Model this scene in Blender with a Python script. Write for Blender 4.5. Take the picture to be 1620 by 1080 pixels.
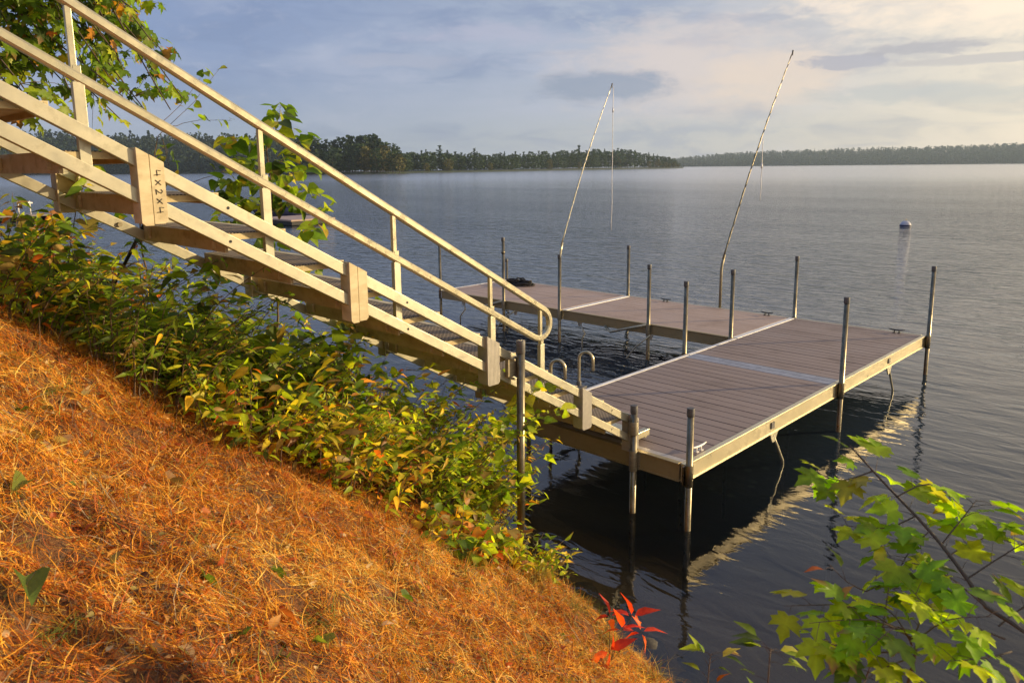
import bpy, bmesh, math, random
import numpy as np
from mathutils import Vector, Matrix
R = math.radians
S = bpy.context.scene
COL = S.collection
for o in list(bpy.data.objects): bpy.data.objects.remove(o)
random.seed(7); rng = np.random.default_rng(7)

# ------------------------------------------------------------------ camera, sky, sun, exposure
CAM = Vector((2.902, -4.891, 2.297))
CR = Vector((0.7171579, 0.6968444, -0.0096151))      # camera right
CU = Vector((-0.1121667, 0.1290313, 0.9852764))      # camera up
CF = Vector((-0.6878250, 0.7055203, -0.1706986))     # camera forward
FPX, CY = 1184.73, 470.19
cam = bpy.data.cameras.new('camera'); co = bpy.data.objects.new('camera', cam); COL.objects.link(co)
co.matrix_world = Matrix(((CR.x, CU.x, -CF.x, CAM.x), (CR.y, CU.y, -CF.y, CAM.y), (CR.z, CU.z, -CF.z, CAM.z), (0, 0, 0, 1)))
cam.sensor_width = 36; cam.sensor_fit = 'HORIZONTAL'; cam.lens = FPX / 1620 * 36; cam.shift_y = -(540 - CY) / 1620
cam.clip_start = 0.05; cam.clip_end = 20000
cam.dof.use_dof = True; cam.dof.focus_distance = 6.0; cam.dof.aperture_fstop = 8.0
S.camera = co
S.view_settings.view_transform = 'Standard'; S.view_settings.look = 'None'
S.view_settings.exposure = 0.42; S.view_settings.gamma = 1.0
WATER = -0.53

SUN_AZ, SUN_EL = 38.0, 11.0          # azimuth clockwise from +y
sl = bpy.data.lights.new('sun', 'SUN'); sl.energy = 5.0; sl.angle = R(0.6); sl.color = (1.0, 0.77, 0.44)
so = bpy.data.objects.new('sun', sl); COL.objects.link(so)
sd = Vector((math.sin(R(SUN_AZ)) * math.cos(R(SUN_EL)), math.cos(R(SUN_AZ)) * math.cos(R(SUN_EL)), math.sin(R(SUN_EL))))
so.rotation_euler = sd.to_track_quat('Z', 'Y').to_euler()


class NT:
    """small helper for writing node trees"""
    def __init__(s, tree):
        s.t = tree; tree.nodes.clear()
    def n(s, typ, **kw):
        nd = s.t.nodes.new(typ)
        ins = kw.pop('ins', {})
        for k, v in kw.items(): setattr(nd, k, v)
        for k, v in ins.items():
            if isinstance(v, bpy.types.NodeSocket): s.t.links.new(v, nd.inputs[k])
            elif v is not None: nd.inputs[k].default_value = v
        return nd
    def m(s, op, a, b=None, c=None, clamp=False):
        nd = s.t.nodes.new('ShaderNodeMath'); nd.operation = op; nd.use_clamp = clamp
        for i, v in enumerate((a, b, c)):
            if v is None: continue
            if isinstance(v, bpy.types.NodeSocket): s.t.links.new(v, nd.inputs[i])
            else: nd.inputs[i].default_value = v
        return nd.outputs[0]
    def mix(s, f, a, b, mode='MIX'):
        nd = s.t.nodes.new('ShaderNodeMix'); nd.data_type = 'RGBA'; nd.blend_type = mode; nd.clamp_factor = True
        for k, v in ((0, f), (6, a), (7, b)):
            if isinstance(v, bpy.types.NodeSocket): s.t.links.new(v, nd.inputs[k])
            else: nd.inputs[k].default_value = v if k == 0 else ((*v, 1) if len(v) == 3 else v)
        return nd.outputs[2]
    def ss(s, v, lo, hi):
        nd = s.t.nodes.new('ShaderNodeMapRange'); nd.interpolation_type = 'SMOOTHSTEP'
        s.t.links.new(v, nd.inputs[0]); nd.inputs[1].default_value = lo; nd.inputs[2].default_value = hi
        return nd.outputs[0]
    def lin(s, v, lo, hi, a=0., b=1.):
        nd = s.t.nodes.new('ShaderNodeMapRange')
        s.t.links.new(v, nd.inputs[0])
        for i, q in enumerate((lo, hi, a, b)): nd.inputs[i + 1].default_value = q
        return nd.outputs[0]
    def l(s, a, b): s.t.links.new(a, b)


W = bpy.data.worlds.new('World'); S.world = W; W.use_nodes = True
w = NT(W.node_tree)
sky = w.n('ShaderNodeTexSky'); sky.sky_type = 'NISHITA'; sky.sun_disc = False
sky.sun_elevation = R(SUN_EL); sky.sun_rotation = R(SUN_AZ); sky.air_density = 1.0; sky.dust_density = 1.5; sky.ozone_density = 1.2
tc = w.n('ShaderNodeTexCoord'); sx = w.n('ShaderNodeSeparateXYZ', ins={0: tc.outputs['Generated']})
X_, Y_, Z_ = sx.outputs
# azimuth relative to the lake's middle, elevation
YAW = -0.7727
ar = w.m('ADD', w.m('MULTIPLY', X_, math.cos(YAW)), w.m('MULTIPLY', Y_, -math.sin(YAW)))
af = w.m('ADD', w.m('MULTIPLY', X_, math.sin(YAW)), w.m('MULTIPLY', Y_, math.cos(YAW)))
AZ = w.m('ARCTAN2', ar, af)
EL = w.m('ARCSINE', Z_)
cv = w.n('ShaderNodeCombineXYZ', ins={0: w.m('MULTIPLY', AZ, 2.2), 1: w.m('MULTIPLY', EL, 8.0), 2: 0.3}).outputs[0]
n1 = w.n('ShaderNodeTexNoise', ins={'Vector': cv, 'Scale': 1.3, 'Detail': 7.0, 'Roughness': 0.52, 'Distortion': 0.35}).outputs[0]
cv2 = w.n('ShaderNodeCombineXYZ', ins={0: w.m('MULTIPLY', AZ, 5.0), 1: w.m('MULTIPLY', EL, 22.0), 2: 2.7}).outputs[0]
n2 = w.n('ShaderNodeTexNoise', ins={'Vector': cv2, 'Scale': 1.6, 'Detail': 8.0, 'Roughness': 0.55, 'Distortion': 0.5}).outputs[0]
n3 = w.n('ShaderNodeTexNoise', ins={'Vector': cv2, 'Scale': 5.0, 'Detail': 5.0, 'Roughness': 0.6}).outputs[0]
cv3 = w.n('ShaderNodeCombineXYZ', ins={0: w.m('MULTIPLY', AZ, 13.0), 1: w.m('MULTIPLY', EL, 34.0), 2: 5.1}).outputs[0]
n4 = w.n('ShaderNodeTexNoise', ins={'Vector': cv3, 'Scale': 1.5, 'Detail': 9.0, 'Roughness': 0.62, 'Distortion': 0.3}).outputs[0]
wob = w.m('MULTIPLY', w.m('SUBTRACT', n4, 0.5), 2.6)
wob2 = w.m('MULTIPLY', w.m('SUBTRACT', n3, 0.5), 0.7)
g1 = w.ss(AZ, -0.45, 0.25); g2 = w.ss(AZ, 0.10, 0.75)
veil = w.mix(g1, (0.185, 0.25, 0.43), (0.335, 0.375, 0.47))
veil = w.mix(g2, veil, (0.80, 0.68, 0.52))
veil = w.mix(w.m('MULTIPLY', w.ss(EL, 0.13, 0.0), 0.55), veil, w.mix(w.ss(AZ, -0.3, 0.65), (0.33, 0.40, 0.47), (0.74, 0.63, 0.46)))
pale = w.mix(g2, (0.38, 0.41, 0.53), (0.98, 0.80, 0.58))
dark = w.mix(g2, (0.155, 0.21, 0.37), (0.40, 0.38, 0.38))
c = w.mix(w.m('MULTIPLY', w.ss(n1, 0.46, 0.72), 0.75), veil, pale)
c = w.mix(w.m('MULTIPLY', w.ss(n2, 0.50, 0.72), 0.55), c, dark)
c = w.mix(w.m('MULTIPLY', w.ss(n4, 0.50, 0.74), 0.42), c, pale)
c = w.mix(w.m('MULTIPLY', w.m('MULTIPLY', w.ss(n1, 0.54, 0.40), w.ss(n4, 0.40, 0.62)), 0.40), c, dark)


def blob(c, a, e, ra, re, col, amt, rag=1.0, soft=(1.25, 0.55)):
    da = w.m('DIVIDE', w.m('SUBTRACT', AZ, a), ra); de = w.m('DIVIDE', w.m('SUBTRACT', EL, e), re)
    d = w.m('SQRT', w.m('ADD', w.m('MULTIPLY', da, da), w.m('MULTIPLY', de, de)))
    d = w.m('ADD', d, w.m('MULTIPLY', w.m('ADD', wob, wob2), rag))
    return w.mix(w.m('MULTIPLY', w.ss(d, soft[0], soft[1]), amt), c, col)


c = blob(c, 0.235, 0.118, 0.16, 0.060, (0.66, 0.55, 0.50), 0.75, 0.7, (1.5, 0.2))     # pink heap cloud
c = blob(c, 0.33, 0.105, 0.085, 0.035, (0.72, 0.57, 0.46), 0.7, 0.5, (1.3, 0.4))
c = blob(c, 0.62, 0.19, 0.22, 0.045, (1.0, 0.80, 0.60), 0.7, 0.9, (1.5, 0.3))
c = blob(c, 0.122, 0.100, 0.080, 0.019, (0.20, 0.25, 0.37), 0.85, 0.8, (1.35, 0.55))  # lens cloud over the point
c = blob(c, 0.415, 0.118, 0.055, 0.009, (0.34, 0.33, 0.40), 0.85, 1.1, (1.1, 0.6))      # dark streaks on the right
c = blob(c, 0.49, 0.128, 0.060, 0.008, (0.36, 0.34, 0.38), 0.8, 1.1, (1.1, 0.6))
c = blob(c, 0.56, 0.112, 0.11, 0.0045, (0.46, 0.42, 0.42), 0.8, 0.9, (1.2, 0.6))
c = blob(c, 0.47, 0.080, 0.10, 0.010, (0.43, 0.44, 0.45), 0.75, 1.0, (1.3, 0.5))
c = blob(c, 0.60, 0.072, 0.13, 0.009, (0.50, 0.48, 0.45), 0.7, 1.0, (1.3, 0.5))
c = blob(c, -0.02, 0.165, 0.13, 0.014, (0.44, 0.42, 0.53), 0.45, 1.3, (1.4, 0.3))
c = blob(c, -0.12, 0.135, 0.08, 0.010, (0.37, 0.38, 0.48), 0.5, 1.3, (1.4, 0.3))
c = w.mix(w.m('MULTIPLY', w.ss(EL, 0.22, 0.75), 0.72), c, w.mix(w.ss(AZ, -0.3, 1.0), (0.11, 0.20, 0.45), (0.42, 0.40, 0.46)))             # darker overhead
csc = w.n('ShaderNodeVectorMath', operation='SCALE', ins={0: c, 'Scale': 10.0}).outputs[0]
fin = w.mix(0.86, sky.outputs[0], csc)
bg = w.n('ShaderNodeBackground', ins={0: fin, 1: 0.1}); wo = w.n('ShaderNodeOutputWorld', ins={0: bg.outputs[0]})


# ------------------------------------------------------------------ helpers
def tag(o, label=None, cat=None, group=None, kind=None):
    if label: o['label'] = label
    if cat: o['category'] = cat
    if group: o['group'] = group
    if kind: o['kind'] = kind
    return o


def empty(name, loc, label, cat, group=None):
    o = bpy.data.objects.new(name, None); COL.objects.link(o); o.location = loc; o.empty_display_size = 0.2
    return tag(o, label, cat, group)


class MB:
    def __init__(s): s.v = []; s.f = []; s.sm = []
    def add(s, vs, fs, smooth=False):
        k = len(s.v); s.v += [Vector(v) for v in vs]; s.f += [tuple(k + i for i in f) for f in fs]; s.sm += [smooth] * len(fs); return s
    def box(s, c, d, rot=None):
        hx, hy, hz = d[0] / 2, d[1] / 2, d[2] / 2
        vs = [Vector((x, y, z)) for x in (-hx, hx) for y in (-hy, hy) for z in (-hz, hz)]
        if rot is not None: vs = [rot @ v for v in vs]
        return s.add([v + Vector(c) for v in vs], [(0, 1, 3, 2), (4, 6, 7, 5), (0, 4, 5, 1), (2, 3, 7, 6), (0, 2, 6, 4), (1, 5, 7, 3)])
    def beam(s, a, b, wd, ht, side=(1, 0, 0)):
        """bar from a to b, wd across the side axis, ht across the other"""
        a = Vector(a); b = Vector(b); d = (b - a).normalized(); sd_ = Vector(side); sd_ = (sd_ - d * sd_.dot(d)).normalized(); up = sd_.cross(d)
        vs = [p + sd_ * (i * wd / 2) + up * (j * ht / 2) for p in (a, b) for i, j in ((-1, -1), (1, -1), (1, 1), (-1, 1))]
        return s.add(vs, [(0, 3, 2, 1), (4, 5, 6, 7), (0, 1, 5, 4), (1, 2, 6, 5), (2, 3, 7, 6), (3, 0, 4, 7)])
    def sweep(s, path, prof, closed_caps=True, smooth=True, side0=(1, 0, 0), radii=None):
        path = [Vector(p) for p in path]; n = len(prof); rings = []
        sd_ = Vector(side0)
        for i, p in enumerate(path):
            t = (path[min(i + 1, len(path) - 1)] - path[max(i - 1, 0)]).normalized()
            sd_ = sd_ - t * sd_.dot(t)
            if sd_.length < 1e-5: sd_ = t.orthogonal()
            sd_.normalize(); up = sd_.cross(t); k = 1 if radii is None else radii[i]
            rings.append([p + sd_ * (x * k) + up * (y * k) for x, y in prof])
        vs = [v for r in rings for v in r]
        fs = [(i * n + j, i * n + (j + 1) % n, (i + 1) * n + (j + 1) % n, (i + 1) * n + j) for i in range(len(path) - 1) for j in range(n)]
        s.add(vs, fs, smooth)
        if closed_caps:
            k = len(s.v) - len(vs)
            s.f += [tuple(k + j for j in reversed(range(n))), tuple(k + (len(path) - 1) * n + j for j in range(n))]; s.sm += [False, False]
        return s
    def tube(s, path, r, seg=10, radii=None, smooth=True):
        return s.sweep(path, [(math.cos(2 * math.pi * i / seg) * r, math.sin(2 * math.pi * i / seg) * r) for i in range(seg)], True, smooth, (1, 0.01, 0.02), radii)
    def lathe(s, c, prof, seg=24):
        vs = [Vector(c) + Vector((r * math.cos(2 * math.pi * i / seg), r * math.sin(2 * math.pi * i / seg), z)) for r, z in prof for i in range(seg)]
        return s.add(vs, [(j * seg + i, j * seg + (i + 1) % seg, (j + 1) * seg + (i + 1) % seg, (j + 1) * seg + i) for j in range(len(prof) - 1) for i in range(seg)], True)
    def prism(s, pts, ax, lo, hi):
        """outline pts in the plane across axis ax, from lo to hi"""
        n = len(pts)
        def mk(p, h): return (h, p[0], p[1]) if ax == 0 else ((p[0], h, p[1]) if ax == 1 else (p[0], p[1], h))
        return s.add([mk(p, lo) for p in pts] + [mk(p, hi) for p in pts],
                     [tuple(reversed(range(n))), tuple(range(n, 2 * n))] + [(i, (i + 1) % n, n + (i + 1) % n, n + i) for i in range(n)])
    def build(s, name, mat, parent=None, bevel=0.0, off=None):
        me = bpy.data.meshes.new(name)
        o_ = Vector(off) if off is not None else (Vector(parent.location) if parent is not None else Vector((0, 0, 0)))
        if parent is not None and parent.parent is not None: o_ = Vector(parent.parent.location) + Vector(parent.location)
        me.from_pydata([tuple(v - o_) for v in s.v], [], s.f); me.validate(); me.update()
        bm = bmesh.new(); bm.from_mesh(me); bmesh.ops.recalc_face_normals(bm, faces=bm.faces); bm.to_mesh(me); bm.free()
        if len(me.polygons) == len(s.sm): me.polygons.foreach_set('use_smooth', s.sm)
        me.materials.append(mat)
        o = bpy.data.objects.new(name, me); COL.objects.link(o)
        if parent is not None: o.parent = parent
        elif off is not None: o.location = o_
        if bevel:
            b = o.modifiers.new('bevel', 'BEVEL'); b.width = bevel; b.segments = 2; b.limit_method = 'ANGLE'; b.angle_limit = R(40)
        return o


def soup(name, V, T, C, mat, parent=None, off=(0, 0, 0)):
    """one mesh from arrays of vertices, triangles and a colour for each vertex"""
    V = np.asarray(V, np.float32) - np.asarray(off, np.float32); T = np.asarray(T, np.int32)
    me = bpy.data.meshes.new(name)
    me.vertices.add(len(V)); me.vertices.foreach_set('co', V.ravel())
    me.loops.add(T.size); me.loops.foreach_set('vertex_index', T.ravel())
    me.polygons.add(len(T)); me.polygons.foreach_set('loop_start', np.arange(0, T.size, 3, dtype=np.int32))
    me.polygons.foreach_set('loop_total', np.full(len(T), 3, np.int32))
    a = me.color_attributes.new('tint', 'FLOAT_COLOR', 'POINT')
    c4 = np.ones((len(V), 4), np.float32); c4[:, :3] = C; a.data.foreach_set('color', c4.ravel())
    me.update(calc_edges=True); me.materials.append(mat)
    o = bpy.data.objects.new(name, me); COL.objects.link(o)
    if parent is not None: o.parent = parent
    else: o.location = off
    return o


def instances(tv, tt, M, P, C):
    """tv (k,3), tt (m,3), M (n,3,3), P (n,3), C (n,3) -> arrays"""
    n, k = len(P), len(tv); C = np.repeat(C, k, axis=0).reshape(n, k, 3); rib = np.abs(tv[:, 0]) < 1e-6
    C = C * np.where(rib, 1.22, 0.90)[None, :, None]
    if k in (len(LV), len(HV), len(MV)) and n > 20:      # a few leaves brown from the tip
        br = (np.abs(np.sin(P[:, 0] * 913.7 + P[:, 2] * 517.3)) > 0.90)[:, None] & (tv[:, 1] > 0.75)[None]
        C = np.where(br[:, :, None], np.array([0.28, 0.15, 0.05]), C)
    V = np.einsum('nij,kj->nki', M, tv) + P[:, None, :]
    T = tt[None] + (np.arange(n) * k)[:, None, None]
    return V.reshape(-1, 3), T.reshape(-1, 3), C.reshape(-1, 3)


def frames(dirs, ups, scale, roll=None):
    """matrices whose local +y is dirs and local +z leans to ups"""
    y = dirs / np.linalg.norm(dirs, axis=1, keepdims=True)
    x = np.cross(y, ups); x /= np.linalg.norm(x, axis=1, keepdims=True) + 1e-9
    z = np.cross(x, y)
    if roll is not None:
        c_, s_ = np.cos(roll)[:, None], np.sin(roll)[:, None]; x, z = x * c_ + z * s_, -x * s_ + z * c_
    return np.stack([x, y, z], axis=2) * np.asarray(scale)[:, None, None]


def merge(parts):
    V = []; T = []; C = []; k = 0
    for v, t, c_ in parts:
        V.append(v); T.append(t + k); C.append(c_); k += len(v)
    return np.concatenate(V), np.concatenate(T), np.concatenate(C)


# leaf shapes, base at the origin, tip at +y
LV = np.array([(0, 0, 0), (-.19, .22, .06), (0, .25, 0), (.19, .22, .06), (-.20, .52, .05), (0, .58, -.02), (.20, .52, .05), (0, 1.12, -.22)], float)
LT = np.array([(0, 2, 1), (0, 3, 2), (1, 2, 5), (1, 5, 4), (2, 3, 6), (2, 6, 5), (4, 5, 7), (5, 6, 7)])
HV = np.array([(0, .04, 0), (-.36, .0, .05), (-.46, .28, .09), (-.30, .62, .05), (0, 1.02, -.12), (.30, .62, .05), (.46, .28, .09), (.36, .0, .05), (0, .35, -.02)], float)
HT = np.array([(8, i, i + 1) for i in range(0, 7)] + [(8, 7, 0)])
_mo = [(0, 0), (-.16, -.08), (-.42, -.02), (-.34, .12), (-.62, .22), (-.50, .34), (-.60, .56), (-.36, .50), (-.20, .46), (-.26, .68), (-.14, .76), (0, 1.0),
       (.14, .76), (.26, .68), (.20, .46), (.36, .50), (.60, .56), (.50, .34), (.62, .22), (.34, .12), (.42, -.02), (.16, -.08)]
MV = np.array([(x, y, 0.42 * abs(x) - 0.45 * max(0, y - .45) - .75 * x * x - 0.10 * y) for x, y in _mo] + [(0, .34, -.03)], float)
MT = np.array([(len(_mo), i, (i + 1) % len(_mo)) for i in range(len(_mo))])


# ------------------------------------------------------------------ materials
def base(name):
    m = bpy.data.materials.new(name); m.use_nodes = True; t = NT(m.node_tree)
    out = t.n('ShaderNodeOutputMaterial'); p = t.n('ShaderNodeBsdfPrincipled'); t.l(p.outputs[0], out.inputs[0])
    return m, t, p, out


def metal(name, c1, c2, rough=0.42, metallic=0.75, streak=(3, 3, 30), bump=0.15, grime=0.35):
    m, t, p, out = base(name)
    g = t.n('ShaderNodeNewGeometry').outputs['Position']
    mp = t.n('ShaderNodeMapping', ins={0: g, 3: streak}).outputs[0]
    a = t.n('ShaderNodeTexNoise', ins={'Vector': mp, 'Scale': 2.5, 'Detail': 5.0, 'Roughness': 0.6}).outputs[0]
    b = t.n('ShaderNodeTexNoise', ins={'Vector': g, 'Scale': 14.0, 'Detail': 6.0, 'Roughness': 0.65}).outputs[0]
    col = t.mix(t.ss(a, 0.35, 0.7), c1, c2)
    col = t.mix(t.m('MULTIPLY', t.ss(b, 0.52, 0.72), grime), col, tuple(x * 0.42 for x in c1))
    t.l(col, p.inputs['Base Color']); p.inputs['Metallic'].default_value = metallic
    t.l(t.lin(b, 0.3, 0.7, rough - 0.08, rough + 0.14), p.inputs['Roughness'])
    bp = t.n('ShaderNodeBump', ins={'Height': b, 'Strength': bump, 'Distance': 0.004}); t.l(bp.outputs[0], p.inputs['Normal'])
    return m


ALU = metal('brushed aluminium', (0.46, 0.425, 0.31), (0.53, 0.49, 0.36), 0.42, 0.7, (2, 2, 3), 0.12, 0.4)
ALU_RAIL = metal('rail aluminium', (0.50, 0.45, 0.30), (0.58, 0.52, 0.36), 0.30, 0.8, (3, 3, 4), 0.12, 0.4)
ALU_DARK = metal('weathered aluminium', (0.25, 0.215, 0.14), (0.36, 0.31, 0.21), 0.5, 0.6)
EDGE = metal('edge beam aluminium', (0.62, 0.54, 0.34), (0.68, 0.59, 0.38), 0.34, 0.6, (1, 1, 3), 0.05, 0.14)  # beam metal on the sunny side, sunlight put into the paler colour
FACE = metal('shaded side beam', (0.35, 0.275, 0.135), (0.39, 0.305, 0.155), 0.5, 0.5, (1, 1, 3), 0.06, 0.22)  # same beams facing away from the sun, shade put into the darker colour
POSTM = metal('galvanised post', (0.155, 0.13, 0.085), (0.27, 0.23, 0.155), 0.30, 0.95, (6, 6, 3))
CAPM = metal('post cap', (0.10, 0.095, 0.09), (0.16, 0.15, 0.14), 0.55, 0.3)
TAN = metal('tan bracket board', (0.50, 0.41, 0.24), (0.64, 0.54, 0.34), 0.62, 0.1, (3, 3, 8), 0.25, 0.3)
TREADM = metal('tread frame', (0.42, 0.33, 0.17), (0.52, 0.43, 0.24), 0.55, 0.3, (3, 3, 8), 0.2, 0.5)
STRIP = metal('pale joint strip', (0.72, 0.69, 0.64), (0.82, 0.79, 0.74), 0.5, 0.2)
BLACK = metal('black iron', (0.02, 0.02, 0.022), (0.035, 0.033, 0.03), 0.5, 0.4)
ROPEM = metal('black rope', (0.02, 0.018, 0.016), (0.05, 0.045, 0.04), 0.85, 0.0)


def fluted():
    m, t, p, out = base('fluted aluminium plate')
    g = t.n('ShaderNodeNewGeometry').outputs['Position']; s = t.n('ShaderNodeSeparateXYZ', ins={0: g})
    wv = t.m('SINE', t.m('MULTIPLY', s.outputs[1], 520.0))
    n = t.n('ShaderNodeTexNoise', ins={'Vector': g, 'Scale': 30.0, 'Detail': 5.0}).outputs[0]
    t.l(t.mix(n, (0.36, 0.33, 0.28), (0.55, 0.51, 0.44)), p.inputs['Base Color'])
    p.inputs['Metallic'].default_value = 0.6; p.inputs['Roughness'].default_value = 0.45
    bp = t.n('ShaderNodeBump', ins={'Height': wv, 'Strength': 0.5, 'Distance': 0.002}); t.l(bp.outputs[0], p.inputs['Normal'])
    return m


FLUTE = fluted()


def composite(name, c1, c2, ax=0, gl=0.5):
    """deck boards: grain runs along ax, each board its own tone"""
    m, t, p, out = base(name)
    g = t.n('ShaderNodeNewGeometry').outputs['Position']; s = t.n('ShaderNodeSeparateXYZ', ins={0: g})
    sc = (1.5, 60, 20) if ax == 0 else (60, 1.5, 20)
    mp = t.n('ShaderNodeMapping', ins={0: g, 3: sc}).outputs[0]
    gr = t.n('ShaderNodeTexNoise', ins={'Vector': mp, 'Scale': 2.0, 'Detail': 5.0, 'Roughness': 0.6}).outputs[0]
    st = t.n('ShaderNodeTexNoise', ins={'Vector': g, 'Scale': 1.7, 'Detail': 6.0, 'Roughness': 0.6}).outputs[0]
    bid = t.m('FLOOR', t.m('DIVIDE', s.outputs[1 - ax], 0.1385))
    wn = t.n('ShaderNodeTexWhiteNoise', noise_dimensions='1D', ins={'W': bid}).outputs[0]
    col = t.mix(gr, c1, c2); col = t.mix(t.m('MULTIPLY', wn, 0.35), col, tuple(x * 0.72 for x in c1))
    col = t.mix(t.m('MULTIPLY', t.ss(st, 0.5, 0.72), 0.5), col, tuple(x * 0.6 for x in c1))
    t.l(col, p.inputs['Base Color']); t.l(t.lin(st, 0.3, 0.7, gl, gl + 0.2), p.inputs['Roughness'])
    bp = t.n('ShaderNodeBump', ins={'Height': gr, 'Strength': 0.35, 'Distance': 0.002}); t.l(bp.outputs[0], p.inputs['Normal'])
    return m


DECK = composite('composite deck board', (0.225, 0.165, 0.135), (0.31, 0.235, 0.195), 0)
DECK2 = composite('tan composite deck board', (0.38, 0.265, 0.195), (0.45, 0.325, 0.245), 0, 0.45)


def grating():
    m, t, p, out = base('punched tread plate')
    g = t.n('ShaderNodeNewGeometry').outputs['Position']
    mp = t.n('ShaderNodeMapping', ins={0: g, 3: (1, 1, 0)}).outputs[0]
    br = t.n('ShaderNodeTexBrick', offset=0.5, ins={'Vector': mp, 'Color1': (1, 1, 1, 1), 'Color2': (.8, .8, .8, 1), 'Mortar': (0, 0, 0, 1), 'Scale': 1.0,
             'Mortar Size': 0.0045, 'Mortar Smooth': 0.4, 'Brick Width': 0.034, 'Row Height': 0.017})
    n = t.n('ShaderNodeTexNoise', ins={'Vector': g, 'Scale': 22.0, 'Detail': 6.0}).outputs[0]
    hole = br.outputs['Fac']
    col = t.mix(hole, t.mix(n, (0.05, 0.042, 0.034), (0.10, 0.08, 0.06)), t.mix(n, (0.30, 0.235, 0.165), (0.46, 0.37, 0.26)))
    t.l(col, p.inputs['Base Color']); p.inputs['Roughness'].default_value = 0.8; p.inputs['Specular IOR Level'].default_value = 0.15
    bp = t.n('ShaderNodeBump', ins={'Height': hole, 'Strength': 0.9, 'Distance': 0.004}); t.l(bp.outputs[0], p.inputs['Normal'])
    return m


GRATE = grating()


def leafmat(name, trans=0.45, rough=0.45, sat=1.0):
    m = bpy.data.materials.new(name); m.use_nodes = True; t = NT(m.node_tree)
    out = t.n('ShaderNodeOutputMaterial')
    a = t.n('ShaderNodeAttribute', attribute_name='tint').outputs[0]
    g = t.n('ShaderNodeNewGeometry').outputs['Position']
    n = t.n('ShaderNodeTexNoise', ins={'Vector': g, 'Scale': 60.0, 'Detail': 3.0}).outputs[0]
    col = t.mix(t.m('MULTIPLY', t.ss(n, 0.4, 0.75), 0.4), a, t.mix(1.0, a, (0.45, 0.45, 0.4), 'MULTIPLY'))
    p = t.n('ShaderNodeBsdfPrincipled', ins={'Base Color': col, 'Roughness': rough, 'Specular IOR Level': 0.35})
    tr = t.n('ShaderNodeBsdfTranslucent', ins={0: t.mix(1.0, col, (1.5, 1.6, 0.7), 'MULTIPLY')})
    mx = t.n('ShaderNodeMixShader', ins={0: trans, 1: p.outputs[0], 2: tr.outputs[0]})
    t.l(mx.outputs[0], out.inputs[0])
    return m


LEAF = leafmat('leaf', 0.5)
STRAW = leafmat('dry needle litter', 0.25, 0.6)
FARLEAF = leafmat('far foliage', 0.15, 0.8)


def bark(name, c1, c2, sc=12.0):
    m, t, p, out = base(name)
    g = t.n('ShaderNodeNewGeometry').outputs['Position']
    mp = t.n('ShaderNodeMapping', ins={0: g, 3: (1, 1, .3)}).outputs[0]
    n = t.n('ShaderNodeTexNoise', ins={'Vector': mp, 'Scale': sc, 'Detail': 8.0, 'Roughness': 0.7}).outputs[0]
    t.l(t.mix(n, c1, c2), p.inputs['Base Color']); p.inputs['Roughness'].default_value = 0.85
    bp = t.n('ShaderNodeBump', ins={'Height': n, 'Strength': 0.8, 'Distance': 0.01}); t.l(bp.outputs[0], p.inputs['Normal'])
    return m


BARK = bark('bark', (0.05, 0.035, 0.025), (0.16, 0.12, 0.09)); TWIG = bark('twig bark', (0.09, 0.055, 0.03), (0.2, 0.13, 0.08), 40.0)


def soil():
    m, t, p, out = base('needle covered soil')
    g = t.n('ShaderNodeNewGeometry').outputs['Position']
    a = t.n('ShaderNodeTexNoise', ins={'Vector': g, 'Scale': 3.0, 'Detail': 8.0, 'Roughness': 0.65}).outputs[0]
    b = t.n('ShaderNodeTexNoise', ins={'Vector': g, 'Scale': 45.0, 'Detail': 6.0, 'Roughness': 0.7}).outputs[0]
    col = t.mix(t.ss(a, 0.35, 0.65), (0.10, 0.036, 0.014), (0.26, 0.10, 0.025))
    fb = t.n('ShaderNodeTexNoise', ins={'Vector': g, 'Scale': 220.0, 'Detail': 4.0, 'Distortion': 2.5}).outputs[0]
    col = t.mix(t.ss(fb, 0.50, 0.66), col, (0.50, 0.24, 0.06)); col = t.mix(t.ss(b, 0.45, 0.68), col, (0.05, 0.022, 0.012))
    z = t.n('ShaderNodeSeparateXYZ', ins={0: g}).outputs[2]
    col = t.mix(t.ss(z, -0.30, -0.50), col, t.mix(b, (0.08, 0.06, 0.03), (0.34, 0.25, 0.13)))
    t.l(col, p.inputs['Base Color']); p.inputs['Roughness'].default_value = 0.9
    bp = t.n('ShaderNodeBump', ins={'Height': b, 'Strength': 1.0, 'Distance': 0.03}); t.l(bp.outputs[0], p.inputs['Normal'])
    return m


SOIL = soil()


def bed():
    m, t, p, out = base('lake bed')
    g = t.n('ShaderNodeNewGeometry').outputs['Position']
    a = t.n('ShaderNodeTexVoronoi', ins={'Vector': g, 'Scale': 3.2}).outputs[0]
    b = t.n('ShaderNodeTexNoise', ins={'Vector': g, 'Scale': 5.0, 'Detail': 8.0, 'Roughness': 0.7}).outputs[0]
    col = t.mix(b, (0.10, 0.075, 0.035), (0.36, 0.26, 0.13)); col = t.mix(t.ss(a, 0.32, 0.1), col, (0.34, 0.28, 0.14))
    t.l(col, p.inputs['Base Color']); p.inputs['Roughness'].default_value = 0.9
    return m


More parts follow.
